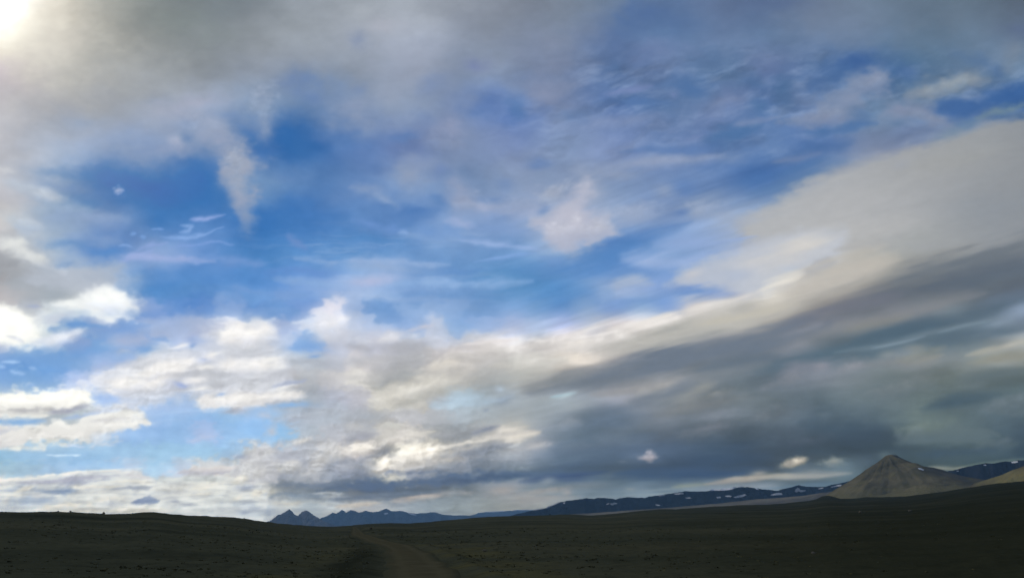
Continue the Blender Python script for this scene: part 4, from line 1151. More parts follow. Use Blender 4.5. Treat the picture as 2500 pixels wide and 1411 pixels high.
def plain_mat():
    def build(nt, pos, g):
        big = noise_node(nt, pos, 0.02, 5, 0.6, (0.45, 1.0, 1))
        mid = noise_node(nt, pos, 0.10, 5, 0.6, (0.6, 1, 1))
        fine = noise_node(nt, pos, 0.9, 6, 0.65)
        c = ramp(nt, big, [(0.32, (0.034, 0.038, 0.025)), (0.50, (0.059, 0.062, 0.039)), (0.68, (0.092, 0.086, 0.050))])
        c = mixc(nt, mrange(nt, mid, 0.56, 0.74, 0.0, 0.6), c, (0.085, 0.078, 0.040))
        va = nt.nodes.new('ShaderNodeAttribute'); va.attribute_name = 'verge'
        vm = nt.nodes.new('ShaderNodeMath'); vm.operation = 'MULTIPLY'
        nt.links.new(va.outputs['Fac'], vm.inputs[0]); nt.links.new(mrange(nt, mid, 0.35, 0.62), vm.inputs[1])
        c = mixc(nt, vm.outputs[0], c, (0.085, 0.079, 0.036))
        da = nt.nodes.new('ShaderNodeAttribute'); da.attribute_name = 'ditch'
        c = mixc(nt, da.outputs['Fac'], c, (0.022, 0.025, 0.016))
        c = mixc(nt, mrange(nt, fine, 0.30, 0.55, 0.5, 0.0), c, (0.020, 0.023, 0.016))
        c = mixc(nt, mrange(nt, fine, 0.62, 0.78, 0.0, 0.6), c, (0.12, 0.105, 0.055))
        ma = nt.nodes.new('ShaderNodeAttribute'); ma.attribute_name = 'vignette'
        return mixc(nt, ma.outputs['Fac'], c, mixc(nt, 0.25, (0.019, 0.021, 0.011), c))  # right side of the plain toned down by the painted vignetting
    return surface('heath_ground', build, 0.97, (1.6, 0.5, 0.3))

def hill_mat(name, rock, grass, dark, scale, grass_top=None, warm=None):
    """stony slope: gullies of darker rock, thin grass lower down"""
    def build(nt, pos, g):
        n1 = noise_node(nt, pos, scale, 6, 0.6, (0.8, 0.8, 2.0))
        n2 = noise_node(nt, pos, scale*4.5, 6, 0.6, (0.8, 0.8, 2.0))
        c = mixc(nt, mrange(nt, n1, 0.38, 0.64), rock, dark)
        c = mixc(nt, mrange(nt, n2, 0.48, 0.70, 0.0, 0.7), c, grass)
        if grass_top:
            sp = nt.nodes.new('ShaderNodeSeparateXYZ'); nt.links.new(pos, sp.inputs[0])
            ad = nt.nodes.new('ShaderNodeMath'); ad.operation = 'MULTIPLY_ADD'
            nt.links.new(n1, ad.inputs[0]); ad.inputs[1].default_value = grass_top[1]; nt.links.new(sp.outputs[2], ad.inputs[2])
            c = mixc(nt, mrange(nt, ad.outputs[0], grass_top[0]+grass_top[1]*0.8, grass_top[0], 0.0, 0.8), c, grass_top[2])
            sa = nt.nodes.new('ShaderNodeAttribute'); sa.attribute_name = 'slate_shade'
            c = mixc(nt, sa.outputs['Fac'], c, (0.07, 0.07, 0.068))  # dark rock colour with the flank's shading painted in
        return c
    return surface(name, build, 0.95, (scale*12, 0.5, 0.25/scale*0.1))

# ---------------------------------------------------------------- terrain
SKYLINE = [(-900, 1225), (-300, 1242), (0, 1248), (100, 1249), (170, 1250), (230, 1252), (270, 1254), (320, 1252), (350, 1249), (380, 1249), (400, 1251.5),
           (450, 1256), (500, 1258), (560, 1261), (600, 1265), (625, 1271), (650, 1274), (700, 1279), (750, 1284), (775, 1286), (800, 1286.5),
           (825, 1285.8), (850, 1284), (875, 1281.3), (912, 1278.5), (960, 1277.2), (1000, 1278), (1050, 1273.8), (1100, 1268), (1160, 1263),
           (1212, 1259.5), (1250, 1258.6), (1310, 1257), (1375, 1255.2), (1412, 1255.6), (1437, 1257.4), (1475, 1255), (1525, 1250), (1575, 1245.2),
           (1612, 1242), (1650, 1242), (1712, 1238), (1750, 1235.2), (1812, 1232), (1875, 1230.6), (1925, 1227), (1975, 1222), (1992, 1218.5),
           (2008, 1211), (2025, 1210), (2038, 1213.5), (2052, 1217), (2087, 1215.6), (2112, 1212.6), (2150, 1213.5), (2212, 1211), (2250, 1205.5),
           (2300, 1199), (2350, 1190.7), (2387, 1185.6), (2437, 1178), (2500, 1172.5), (2700, 1158), (3300, 1140)]
_saz = np.array([azel(u, v)[0] for u, v in SKYLINE]); _stn = np.array([azel(u, v)[1] for u, v in SKYLINE])
# distance of the skyline: the left rise is close, the long slope on the right is far
_daz = np.array([azel(u, 1284)[0] for u in (-300, 0, 400, 650, 800, 900, 1200, 1700, 2000, 2500, 3000)])
_dds = np.array([330, 340, 420, 620, 1100, 900, 900, 1500, 1700, 1300, 1200], float)

_ga = np.radians(np.arange(-60, 60, 0.05)); _gt = np.interp(_ga, _saz, _stn)
_kern = np.hanning(61); _kern /= _kern.sum()
_gs = np.convolve(np.pad(_gt, 30, mode='edge'), _kern, mode='valid')

def sky_tan(az):
    """broad rise of the land, and the small knolls that stand only on its brow"""
    lim = math.radians(60); f = np.clip((lim*1.8-np.abs(az))/(lim*0.8), 0, 1)
    return np.interp(az, _ga, _gs)*f, (np.interp(az, _ga, _gt)-np.interp(az, _ga, _gs))*f

ROAD_PX = [(864.5, 1286.2), (868, 1290), (874, 1296), (886, 1305), (920, 1319), (966, 1333), (992, 1350), (1010, 1370), (1031, 1411)]

def ground_z(x, y, road=True):
    r = np.hypot(x, y)+1e-6; az = np.arctan2(x, y)
    D = np.interp(az, _daz, _dds)
    # jitter the crest distance so that the brow is not an arc
    D = D*(1+0.10*fbm(az*9, az*0+3.3, 601, 3))
    T, T2 = sky_tan(az); H = T*D+EYE
    t = r/D
    rise = np.power(np.clip(t, 0, 1), 1.35)
    beyond = np.clip((r-D)/(D*0.9), 0, None)
    h = H*np.where(t < 1, rise, 1-0.55*sstep(beyond))
    h = h-np.clip(beyond-0.05, 0, 3)*2.5+T2*D*np.exp(-((t-1)/0.13)**2)
    bumps = 0.13*fbm(x/4, y/4, 611, 4)+0.34*fbm(x/31, y/31, 621, 3)*np.clip(r/60, 0.25, 1)+0.5*fbm(x/120, y/120, 631, 2)*np.clip((r-60)/300, 0, 1)
    if road:
        d = road_dist(x, y)
        k = sstep((d-2.0)/3.5)
        bumps = bumps*k+(-0.10)*(1-k)+0.16*np.exp(-((d-2.9)/0.7)**2)
        # the ditch and bank left of the road
    return h+bumps*np.clip(2-r/2500, 0, 1)

def road_dist(x, y):
    best = np.full(np.shape(x), 1e9)
    for (ax, ay), (bx, by) in zip(ROAD[:-1], ROAD[1:]):
        ex, ey = bx-ax, by-ay
        t = np.clip(((x-ax)*ex+(y-ay)*ey)/(ex*ex+ey*ey), 0, 1)
        best = np.minimum(best, np.hypot(x-ax-t*ex, y-ay-t*ey))
    return best

def hit_ground(u, v):
    dx, dy, dz = ray(u, v); n = math.hypot(dx, dy)
    rr = np.geomspace(5, 6000, 4000)
    X, Y, Z = dx/n*rr, dy/n*rr, EYE+dz/n*rr
    g = ground_z(X, Y, road=False)
    i = int(np.argmax(Z < g)) if (Z < g).any() else len(rr)-1
    return float(X[i]), float(Y[i])

_pts = [hit_ground(u, v) for u, v in ROAD_PX[::-1]]
_pts = [(2.5, -60.0), (1.2, -20.0), (0.3, 0.0), (-1.6, 18.0)]+_pts
_pts = [p for i, p in enumerate(_pts) if i == 0 or math.hypot(p[0]-_pts[i-1][0], p[1]-_pts[i-1][1]) > 2]

def smooth_path(P, step=3.0):
    P = np.array(P, float); out = []
    for i in range(len(P)-1):
        p0 = P[max(i-1, 0)]; p1 = P[i]; p2 = P[i+1]; p3 = P[min(i+2, len(P)-1)]
        n = max(2, int(np.hypot(*(p2-p1))/step))
        for t in np.linspace(0, 1, n, endpoint=False):
            out.append(0.5*(2*p1+(p2-p0)*t+(2*p0-5*p1+4*p2-p3)*t*t+(3*p1-p0-3*p2+p3)*t**3))
    out.append(P[-1]); return np.array(out)

ROAD_LINE = smooth_path(_pts)
ROAD = [tuple(p) for p in ROAD_LINE[::4]]+[tuple(ROAD_LINE[-1])]

def build_ground():
    d = math.radians
    az = np.concatenate([np.arange(-34, 34, 0.11), np.linspace(34, 360-34, 70)[:-1]])
    r = np.concatenate([np.linspace(0.6, 30, 16), np.geomspace(31, 4000, 330), np.geomspace(4200, 41000, 30)])
    A, Rr = np.meshgrid(np.radians(az), r)
    A_ = (A+np.pi) % (2*np.pi)-np.pi
    X, Y = Rr*np.sin(A), Rr*np.cos(A)
    Z = ground_z(X, Y)
    d = road_dist(X, Y); xr = np.interp(Y, ROAD_LINE[:, 1], ROAD_LINE[:, 0]); left = X < xr
    nz = fbm(X/3.0, Y/3.0, 641, 3)
    ditch = np.where(left, np.exp(-((d-3.6-nz*0.6)/1.3)**2), 0)*np.clip((130-Rr)/60, 0, 1)*0.9
    verge = np.where(left, np.exp(-((d-6.5-nz)/1.6)**2)*0.6, np.exp(-((d-4.5-nz*2)/2.6)**2))*np.clip((150-Rr)/80, 0, 1)
    vignette = 0.92*sstep((X/np.maximum(Y, 1)-0.0+0.12*fbm(X/90, Y/90, 651, 3))/0.5)*sstep((Y-4)/12)  # lens vignetting painted into the ground: plain darkens towards the right
    me = grid_mesh('ground', np.stack([X, Y, Z], -1)[:, ::-1], wrap=True, extra={'ditch': ditch[:, ::-1], 'verge': verge[:, ::-1], 'vignette': vignette[:, ::-1]})
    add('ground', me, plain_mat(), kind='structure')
build_ground()

def build_road():
    P = ROAD_LINE; T = np.gradient(P, axis=0); T /= np.hypot(T[:, 0], T[:, 1])[:, None]
    N = np.stack([T[:, 1], -T[:, 0]], -1)
    w = np.linspace(-1.95, 1.95, 13)
    X = P[:, 0][:, None]+N[:, 0][:, None]*w; Y = P[:, 1][:, None]+N[:, 1][:, None]*w
    edge = 1+0.12*fbm(P[:, 1]/4, P[:, 0]*0, 71, 2)
    X = P[:, 0][:, None]+N[:, 0][:, None]*w*edge[:, None]; Y = P[:, 1][:, None]+N[:, 1][:, None]*w*edge[:, None]
    Z = ground_z(X, Y)+0.05+0.05*(1-(w/1.95)**2)[None, :]-0.035*np.exp(-((np.abs(w)-0.85)/0.28)**2)[None, :]
    Z = Z-0.14*(np.abs(w) > 1.9)[None, :]
    side = np.broadcast_to(w, X.shape)
    me = grid_mesh('road', np.stack([X, Y, Z], -1), extra={'across': side})
    def build(nt, pos, g):
        a = nt.nodes.new('ShaderNodeAttribute'); a.attribute_name = 'across'
        ab = nt.nodes.new('ShaderNodeMath'); ab.operation = 'ABSOLUTE'; nt.links.new(a.outputs['Fac'], ab.inputs[0])
        n = noise_node(nt, pos, 0.5, 6, 0.65); n2 = noise_node(nt, pos, 0.06, 3, 0.5)
        c = ramp(nt, n, [(0.3, (0.058, 0.052, 0.030)), (0.55, (0.078, 0.070, 0.040)), (0.8, (0.10, 0.09, 0.054))])
        c = mixc(nt, mrange(nt, n2, 0.4, 0.7, 0, 0.6), c, (0.075, 0.070, 0.040))
        tr = mrange(nt, ab.outputs[0], 0.45, 0.8); tr2 = mrange(nt, ab.outputs[0], 1.3, 0.95)
        m = nt.nodes.new('ShaderNodeMath'); m.operation = 'MULTIPLY'; nt.links.new(tr, m.inputs[0]); nt.links.new(tr2, m.inputs[1])
        m2 = nt.nodes.new('ShaderNodeMath'); m2.operation = 'MULTIPLY'; nt.links.new(m.outputs[0], m2.inputs[0]); m2.inputs[1].default_value = 0.5
        c = mixc(nt, m2.outputs[0], c, (0.090, 0.082, 0.048))
        ed = nt.nodes.new('ShaderNodeMath'); ed.operation = 'MULTIPLY_ADD'; nt.links.new(n2, ed.inputs[0]); ed.inputs[1].default_value = 1.4; nt.links.new(ab.outputs[0], ed.inputs[2])
        return mixc(nt, mrange(nt, ed.outputs[0], 1.7, 2.6), c, (0.050, 0.052, 0.032))
    add('road', me, surface('gravel_track', build, 0.95, (6.0, 0.5, 0.08)), kind='structure')
build_road()

# ---------------------------------------------------------------- mountains
def build_mountain(name, crest, dist, base_v, depth, mat, seed, rough=0.12, gully=0.25, sharp=1.0, step=0.6, front=None, rows=70, plain=0.5):
    """crest: silhouette points; the body falls away in front and behind like a real massif"""
    c = np.array(crest, float)
    us = np.arange(c[0, 0], c[-1, 0]+step, step)
    vs = np.interp(us, c[:, 0], c[:, 1])
    # small notches along the crest
    vs = vs+fbm(us/9, us*0, seed, 3)*(0.7 if plain < 1 else 0.3)
    ae = [azel(a, b) for a, b in zip(us, vs)]
    az = np.array([a for a, _ in ae]); tn = np.array([t for _, t in ae])
    D = dist*(1+(0.035*fbm(us/60, us*0+7, seed+3, 3) if plain < 1 else 0.02*fbm(us/260, us*0+7, seed+3, 1)))
    Hc = tn*D+EYE
    bt = np.array([azel(a, base_v)[1] for a in us])*dist
    rel = np.clip(Hc-bt, 4, None)
    W = depth*rel+0.01*dist
    t = np.concatenate([-np.linspace(1, 0, rows)**1.25, np.linspace(0, 1, rows//3)[1:]**1.3])
    def blur(a, n):
        k = np.hanning(2*n+3); k /= k.sum()
        return np.convolve(np.pad(a, n+1, mode='edge'), k, mode='valid')
    nb = min(int(34/step), (len(us)-4)//2)
    Hb = blur(Hc, nb); Rb = blur(rel, nb); W = blur(W, nb)
    T, Wg = np.meshgrid(t, W); q = sstep(np.abs(T)/0.35)*plain
    Hg = np.meshgrid(t, Hc)[1]; Rg = np.meshgrid(t, rel)[1]
    Hg = Hg+(np.minimum(np.meshgrid(t, Hb)[1], Hg*1.15+40)-Hg)*q; Rg = Rg+(np.meshgrid(t, Rb)[1]-Rg)*q; Dg = np.meshgrid(t, D)[1]; Ag = np.meshgrid(t, az)[1]
    Ug = np.meshgrid(t, us)[1]
    R_ = Dg+T*Wg
    X, Y = R_*np.sin(Ag), R_*np.cos(Ag)
    prof = 1-np.power(np.abs(T), sharp)
    sc = np.mean(rel)
    rid = 1-np.abs(fbm(X/(sc*0.9), Y/(sc*2.2), seed+10, 4, 0.55))
    n = fbm(X/(sc*0.5), Y/(sc*0.5), seed+20, 4)
    body = Rg*prof*(1-gully*(1-rid)*1.6*np.abs(T)**0.5*(1-np.abs(T)*0.5))+Rg*rough*n*np.minimum(1, np.abs(T)*3)*(1-np.abs(T)**3)
    Z = (Hg-Rg)+body
    Z = np.where(np.abs(T) >= 0.999, Z-0.02*dist, Z)
    P = np.stack([X, Y, Z], -1)
    # taper both ends into the land
    me = grid_mesh(name, P)
    o = add(name, me, mat, kind='structure')
    return o, P

def snow_mat(bright=0.8):
    def build(nt, pos, g):
        n = noise_node(nt, pos, 0.02, 4, 0.6)
        return ramp(nt, n, [(0.3, (bright*0.85, bright*0.88, bright*0.92)), (0.7, (bright, bright, bright))])
    return surface('old_snow', build, 0.8)
SNOW = snow_mat(); SHADED_SNOW = snow_mat(0.50); SHADED_SNOW.name = 'snow_in_shade'  # second copy is the same snow, shade on lower patches painted as darker colour

def inside(poly, x, y):
    r = False; n = len(poly)
    for i in range(n):
        ax, ay = poly[i]; bx, by = poly[(i+1) % n]
        if (ay > y) != (by > y) and x < (bx-ax)*(y-ay)/(by-ay)+ax:
            r = not r
    return r

def add_snow(mountain, P, patches, lift, lit_count=99):
    me = mountain.data
    nr, nc = P.shape[:2]
    bvh = BVHTree.FromPolygons([tuple(p) for p in P.reshape(-1, 3)], [tuple(x.vertices) for x in me.polygons])
    eye = Vector((0, 0, EYE))
    for ip, poly in enumerate(patches):
        xs = [p[0] for p in poly]; ys = [p[1] for p in poly]
        sx, sy = 0.7, 0.45
        x0, y0 = min(xs)-1, min(ys)-1
        nx = int((max(xs)+1-x0)/sx)+2; ny = int((max(ys)+1-y0)/sy)+2
        vid = {}; V = []; Fc = []
        def vert(i, j):
            if (i, j) in vid: return vid[(i, j)]
            uu = x0+i*sx; vv = y0+j*sy
            d = Vector(ray(uu, vv)).normalized()
            h = bvh.ray_cast(eye, d)
            k = None
            if h[0] is not None:
                p = h[0]-d*lift+Vector((0, 0, lift*0.3)); k = len(V); V.append(tuple(p))
            vid[(i, j)] = k; return k
        for i in range(nx):
            for j in range(ny):
                cx, cy = x0+(i+.5)*sx, y0+(j+.5)*sy
                wob = 0.9*math.sin(cx*1.7+cy*2.9)*math.sin(cx*0.6-cy*4.1)
                if inside(poly, cx+wob*0.8, cy+wob*0.35):
                    q = [vert(i, j), vert(i+1, j), vert(i+1, j+1), vert(i, j+1)]
                    if None not in q:
                        # keep patches from spanning a ridge
                        if (Vector(V[q[0]])-Vector(V[q[2]])).length < lift*60:
                            Fc.append(q)
        if not Fc: continue
        m2 = bpy.data.meshes.new('snow_patch'); m2.from_pydata(V, [], Fc); m2.update()
        add('snow_patch', m2, SNOW if ip < lit_count else SHADED_SNOW, parent=mountain)

FAR_ROCK = hill_mat('far_rock', (0.050, 0.052, 0.056), (0.06, 0.06, 0.055), (0.030, 0.032, 0.036), 0.0012)
PEAK_ROCK = hill_mat('peak_scree', (0.19, 0.155, 0.13), (0.17, 0.15, 0.12), (0.12, 0.10, 0.09), 0.0018)
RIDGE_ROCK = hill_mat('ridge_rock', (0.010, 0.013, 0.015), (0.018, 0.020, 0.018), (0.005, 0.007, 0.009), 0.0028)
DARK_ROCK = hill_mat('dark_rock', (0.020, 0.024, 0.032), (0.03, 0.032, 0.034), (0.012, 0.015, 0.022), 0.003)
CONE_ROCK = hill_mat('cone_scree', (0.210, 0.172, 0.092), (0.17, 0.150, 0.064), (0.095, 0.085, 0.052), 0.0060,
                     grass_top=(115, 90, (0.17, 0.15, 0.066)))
SLOPE_ROCK = hill_mat('grassy_slope', (0.25, 0.205, 0.082), (0.20, 0.18, 0.072), (0.12, 0.10, 0.058), 0.008)
FOOT_ROCK = hill_mat('foothill_gravel', (0.24, 0.20, 0.135), (0.21, 0.185, 0.11), (0.12, 0.105, 0.08), 0.004)

# very far, behind everything: the snow-streaked rise left of the blue ridge
o, P = build_mountain('mountain', [(1080, 1262), (1112, 1258), (1150, 1257), (1167, 1252), (1185, 1250), (1220, 1248), (1250, 1246), (1280, 1244.5), (1310, 1243.5),
                      (1340, 1243), (1380, 1246), (1420, 1262)], 27000, 1286, 4.0, FAR_ROCK, 810)
add_snow(o, P, [[(1252, 1246.5), (1262, 1244.5), (1275, 1243.8), (1290, 1243.6), (1300, 1244.2), (1290, 1246.4), (1270, 1247), (1256, 1248)],
                [(1180, 1251), (1210, 1248.6), (1235, 1248), (1230, 1250), (1200, 1251.5)]], 60)
# the long blue massif behind the twin peaks
o, P = build_mountain('mountain', [(752, 1284), (780, 1266), (800, 1257.5), (811, 1251), (822, 1252.6), (829, 1248), (836, 1243), (845, 1250), (857, 1244.2), (866, 1246),
                      (875, 1250), (885, 1248.5), (895, 1246), (910, 1250), (925, 1247.5), (935, 1243), (943, 1240.8), (957, 1247), (982, 1247.5), (995, 1250.5),
                      (1015, 1252.5), (1035, 1252.5), (1048, 1250.6), (1055, 1250), (1067, 1251), (1080, 1255.5), (1100, 1257), (1150, 1258), (1200, 1260), (1250, 1262), (1330, 1272)],
                      20000, 1287, 4.0, FAR_ROCK, 820)
add_snow(o, P, [[(995, 1252.6), (1006, 1254.6), (1014, 1256), (1016, 1258.5), (1008, 1257.8), (998, 1255)], [(936, 1254), (946, 1252), (948, 1254.5), (940, 1257)]], 40)
# twin pyramids
o, P = build_mountain('mountain', [(628, 1288), (650, 1274), (662, 1269), (679, 1255.6), (685, 1255.6), (696, 1249), (706, 1242.8), (713, 1248), (720, 1255.6), (727, 1258),
                      (737, 1249.5), (745, 1245.6), (750, 1244.8), (757, 1250), (765, 1257), (780, 1265.6), (795, 1273), (812, 1280), (835, 1288)],
                      15000, 1289, 3.0, PEAK_ROCK, 830, gully=0.4)
# the dark blue ridge with old snow
RIDGE = [(1235, 1262), (1262, 1254), (1287, 1248), (1300, 1245.5), (1318, 1243), (1332, 1240), (1350, 1232), (1365, 1225.6), (1385, 1222), (1410, 1218.6), (1431, 1215.4),
         (1450, 1217), (1467, 1214), (1485, 1215.4), (1502, 1218), (1520, 1214.6), (1535, 1212.6), (1550, 1213.5), (1575, 1214.6), (1585, 1211), (1612, 1208.5), (1637, 1204),
         (1672, 1199), (1700, 1199.5), (1732, 1198), (1740, 1195), (1762, 1193.4), (1780, 1191.5), (1795, 1189.4), (1810, 1188), (1825, 1188.4), (1845, 1192), (1875, 1195),
         (1900, 1197), (1912, 1193), (1937, 1187), (1950, 1183), (1960, 1186), (1982, 1188), (2012, 1188), (2030, 1183), (2050, 1179), (2070, 1175), (2100, 1171),
         (2150, 1175), (2200, 1185), (2260, 1200)]
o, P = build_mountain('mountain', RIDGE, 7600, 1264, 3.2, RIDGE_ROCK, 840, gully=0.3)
add_snow(o, P, [
    [(1734, 1196.5), (1742, 1195), (1756, 1196), (1765, 1193.4), (1780, 1193.4), (1795, 1190), (1797, 1192.5), (1785, 1197), (1765, 1199), (1745, 1199), (1736, 1199.5)],
    [(1801, 1189), (1812, 1188.6), (1816, 1190), (1804, 1191)],
    [(1843, 1193), (1850, 1194.4), (1854, 1197), (1848, 1197)],
    [(1791, 1215), (1800, 1212), (1812, 1209), (1818, 1207.5), (1823, 1210), (1815, 1213.5), (1805, 1216.5), (1794, 1216.5)],
    [(1769, 1212), (1779, 1210.6), (1788, 1212), (1784, 1214.8), (1774, 1214.5)],
    [(1749, 1214.5), (1759, 1213.5), (1760, 1217), (1751, 1218)],
    [(1600, 1232.6), (1606, 1232.8), (1613, 1235), (1608, 1236.6), (1601, 1235)],
    [(1480, 1232), (1487, 1229.5), (1488, 1231.5), (1481, 1233)],
    [(1490, 1230), (1496, 1229.6), (1500, 1228), (1503, 1229), (1508, 1230.6), (1500, 1233), (1496, 1235), (1491, 1233.6)],
    [(1332, 1241), (1341, 1236.5), (1348, 1233), (1349.5, 1235), (1342, 1239), (1334, 1242.6)],
    [(1350, 1233), (1358, 1229), (1365, 1226.4), (1367, 1228), (1360, 1231), (1352, 1235)],
    [(1300, 1246), (1308, 1244.8), (1325, 1242), (1326, 1243.8), (1310, 1246.6), (1301, 1248)],
    [(1375, 1227.6), (1380, 1227.6), (1379, 1231), (1375, 1231)],
    [(1879, 1210.5), (1890, 1206.5), (1899, 1204.4), (1908, 1204.6), (1911, 1209), (1896, 1210.6)],
    [(1941, 1202), (1942, 1196.5), (1947, 1192), (1952, 1193.6), (1954, 1197), (1960, 1198), (1968, 1198), (1965, 1201), (1955, 1203), (1950, 1201), (1945, 1203.4)],
    [(1997, 1195), (2003, 1192), (2011, 1191), (2010, 1193.5), (2002, 1195.6)],
    [(2028, 1190.4), (2040, 1187), (2050, 1184.4), (2056, 1185), (2052, 1188.4), (2042, 1189), (2032, 1191.4)],
    [(1605, 1210.6), (1620, 1208.8), (1624, 1211), (1610, 1212.6)], [(1645, 1206), (1668, 1204.4), (1670, 1207.6), (1650, 1209)],
    [(1672, 1216), (1684, 1215.4), (1690, 1217.6), (1676, 1218.4)]], 22, lit_count=3)
# dark ridge behind the slope at the right edge
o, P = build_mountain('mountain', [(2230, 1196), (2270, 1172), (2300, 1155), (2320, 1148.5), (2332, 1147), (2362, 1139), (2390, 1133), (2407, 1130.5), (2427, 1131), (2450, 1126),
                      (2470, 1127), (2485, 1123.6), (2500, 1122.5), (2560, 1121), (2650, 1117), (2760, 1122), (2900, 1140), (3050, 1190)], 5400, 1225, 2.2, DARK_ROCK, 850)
add_snow(o, P, [[(2469, 1130), (2476, 1128), (2484, 1127.6), (2486, 1130), (2478, 1132.4), (2470, 1132.4)], [(2335, 1151), (2340, 1149.8), (2342, 1152), (2337, 1153.6)],
                [(2401, 1136.6), (2407, 1136), (2408, 1138.4), (2402, 1138.6)]], 18)
# brown foothills
build_mountain('hills', [(1290, 1266), (1350, 1260), (1400, 1254), (1450, 1251.6), (1500, 1248), (1560, 1243.5), (1620, 1239.5), (1700, 1233), (1760, 1228), (1800, 1223), (1850, 1218),
               (1900, 1215), (1960, 1210), (2010, 1202), (2060, 1198), (2150, 1196), (2300, 1190), (2420, 1176), (2520, 1176), (2700, 1190)], 5200, 1268, 5.0, FOOT_ROCK, 860, gully=0.03, rough=0.05, plain=1.0)
# the yellow-green slope at the right edge
build_mountain('hills', [(2340, 1200), (2380, 1180), (2402, 1172.5), (2425, 1165.6), (2447, 1158), (2470, 1148), (2485, 1143), (2500, 1137), (2560, 1112), (2640, 1090), (2720, 1078),
               (2800, 1082), (2900, 1105), (3000, 1150), (3080, 1200)], 2700, 1215, 2.0, SLOPE_ROCK, 870, gully=0.03, plain=1.0)

def build_cone():
    """the pointed volcanic hill: a free-standing cone with a spur running down to the right"""
    D = 3300.0
    pts = [(1940, 1262), (1975, 1240), (2005, 1216), (2030, 1200), (2050, 1188), (2070, 1177), (2087, 1165.6), (2100, 1157), (2115, 1145), (2135, 1133), (2150, 1122), (2161, 1113), (2168, 1110.2), (2176, 1109.4), (2184, 1109.8),
           (2190, 1111.4), (2195, 1115), (2207, 1121), (2225, 1128), (2250, 1138), (2265, 1140.6), (2287, 1144), (2302, 1147.6), (2320, 1154), (2335, 1159), (2350, 1163),
           (2375, 1168), (2402, 1172.5), (2430, 1179), (2470, 1190), (2520, 1212), (2600, 1262)]
    az0 = azel(2176, 1200)[0]; c0 = np.array([math.sin(az0), math.cos(az0)])*D; right = np.array([math.cos(az0), -math.sin(az0)]); fwd = np.array([math.sin(az0), math.cos(az0)])
    A, Hh = [], []
    for u, v in pts:
        az, tn = azel(u, v)
        a = D*math.tan(az-az0); A.append(a); Hh.append(tn*math.hypot(D, a)+EYE)
    A = np.array(A); Hh = np.array(Hh)
    phi = np.linspace(0, 2*np.pi, 361)[:-1]; rho = np.concatenate([np.linspace(0.5, 120, 40), np.linspace(125, 780, 110)])
    PH, RO = np.meshgrid(phi, rho)
    HR = np.interp(RO, A, Hh); HL = np.interp(-RO, A, Hh)
    w = 0.5+0.5*np.cos(PH); w = w*w*(3-2*w)
    X = RO*np.cos(PH); Yd = RO*np.sin(PH)
    Z = HR*w+HL*(1-w)
    # gullies run down from the summit; none on the two outlines the road sees
    k = np.abs(np.sin(PH))*np.clip(RO/60, 0, 1)
    cx, sx = np.cos(PH), np.sin(PH)
    g = fbm(cx*3.2+RO/900, sx*3.2+5, 885, 4, 0.55); g2 = fbm(cx*8+2, sx*8+RO/500, 886, 3)
    Z = Z-k*(3+RO*0.020)*(0.5-np.abs(g))-k*1.2*g2+k*fbm(X/70, Yd/70, 887, 4)*8
    Z = Z+k*10*np.exp(-((PH-4.55)/0.5)**2)*np.clip(RO/100, 0, 1)*np.clip((420-RO)/200, 0, 1)
    # a shoulder of harder rock on the right of the summit
    Z = Z+k*12*np.exp(-((PH-5.4)/0.35)**2)*np.exp(-((RO-130)/80)**2)
    P = np.stack([c0[0]+right[0]*X+fwd[0]*Yd, c0[1]+right[1]*X+fwd[1]*Yd, Z], -1)
    P = np.concatenate([P, P[:, :1]], axis=1)
    sl = sstep((PH-5.25+0.12*fbm(X/60, Yd/60, 889, 3))/0.35)*sstep((RO-12)/25)*sstep((330+60*fbm(X/50, Yd/50, 888, 3)-RO)/90)*0.8  # dark rock plus the shade of the upper right flank, painted as one patch
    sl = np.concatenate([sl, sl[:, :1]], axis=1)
    me = grid_mesh('mountain', P, extra={'slate_shade': sl})
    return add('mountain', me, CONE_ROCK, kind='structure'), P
o, P = build_cone()
add_snow(o, P, [[(2240, 1142.4), (2248, 1143.2), (2257, 1147.4), (2254, 1149.4), (2243, 1145.8)]], 5)
# the low apron in front of the cone
build_mountain('hills', [(2020, 1222), (2080, 1216), (2130, 1211), (2160, 1206), (2190, 1199), (2215, 1192), (2235, 1185), (2260, 1182.5), (2285, 1182), (2310, 1186), (2345, 1186),
               (2390, 1184), (2440, 1182), (2480, 1190)], 2900, 1222, 3.0, CONE_ROCK, 895, gully=0.03, rough=0.05, plain=1.0)

# ---------------------------------------------------------------- stones and heath
def stone_mesh(name, seed, sx, sy, sz):
    import bmesh
    bm = bmesh.new(); bmesh.ops.create_icosphere(bm, subdivisions=3, radius=1)
    rs = random.Random(seed)
    axes = [(Vector((rs.uniform(-1, 1), rs.uniform(-1, 1), rs.uniform(-0.3, 1))).normalized(), rs.uniform(0.55, 0.9)) for _ in range(9)]
    for v in bm.verts:
        for a, d in axes:
            k = v.co.dot(a)
            if k > d: v.co -= a*(k-d)*0.85
        v.co.x *= sx; v.co.y *= sy; v.co.z *= sz
        v.co += Vector((rs.uniform(-1, 1), rs.uniform(-1, 1), rs.uniform(-1, 1)))*0.02*sx
    me = bpy.data.meshes.new(name); bm.to_mesh(me); bm.free(); me.update(); return me

STONE = surface('lava_stone', lambda nt, pos, g: ramp(nt, noise_node(nt, pos, 3.0, 5, 0.6), [(0.3, (0.020, 0.020, 0.019)), (0.7, (0.045, 0.043, 0.038))]), 0.9)
PALE = surface('pale_stone', lambda nt, pos, g: ramp(nt, noise_node(nt, pos, 3.0, 5, 0.6), [(0.3, (0.11, 0.10, 0.075)), (0.7, (0.19, 0.17, 0.13))]), 0.9)

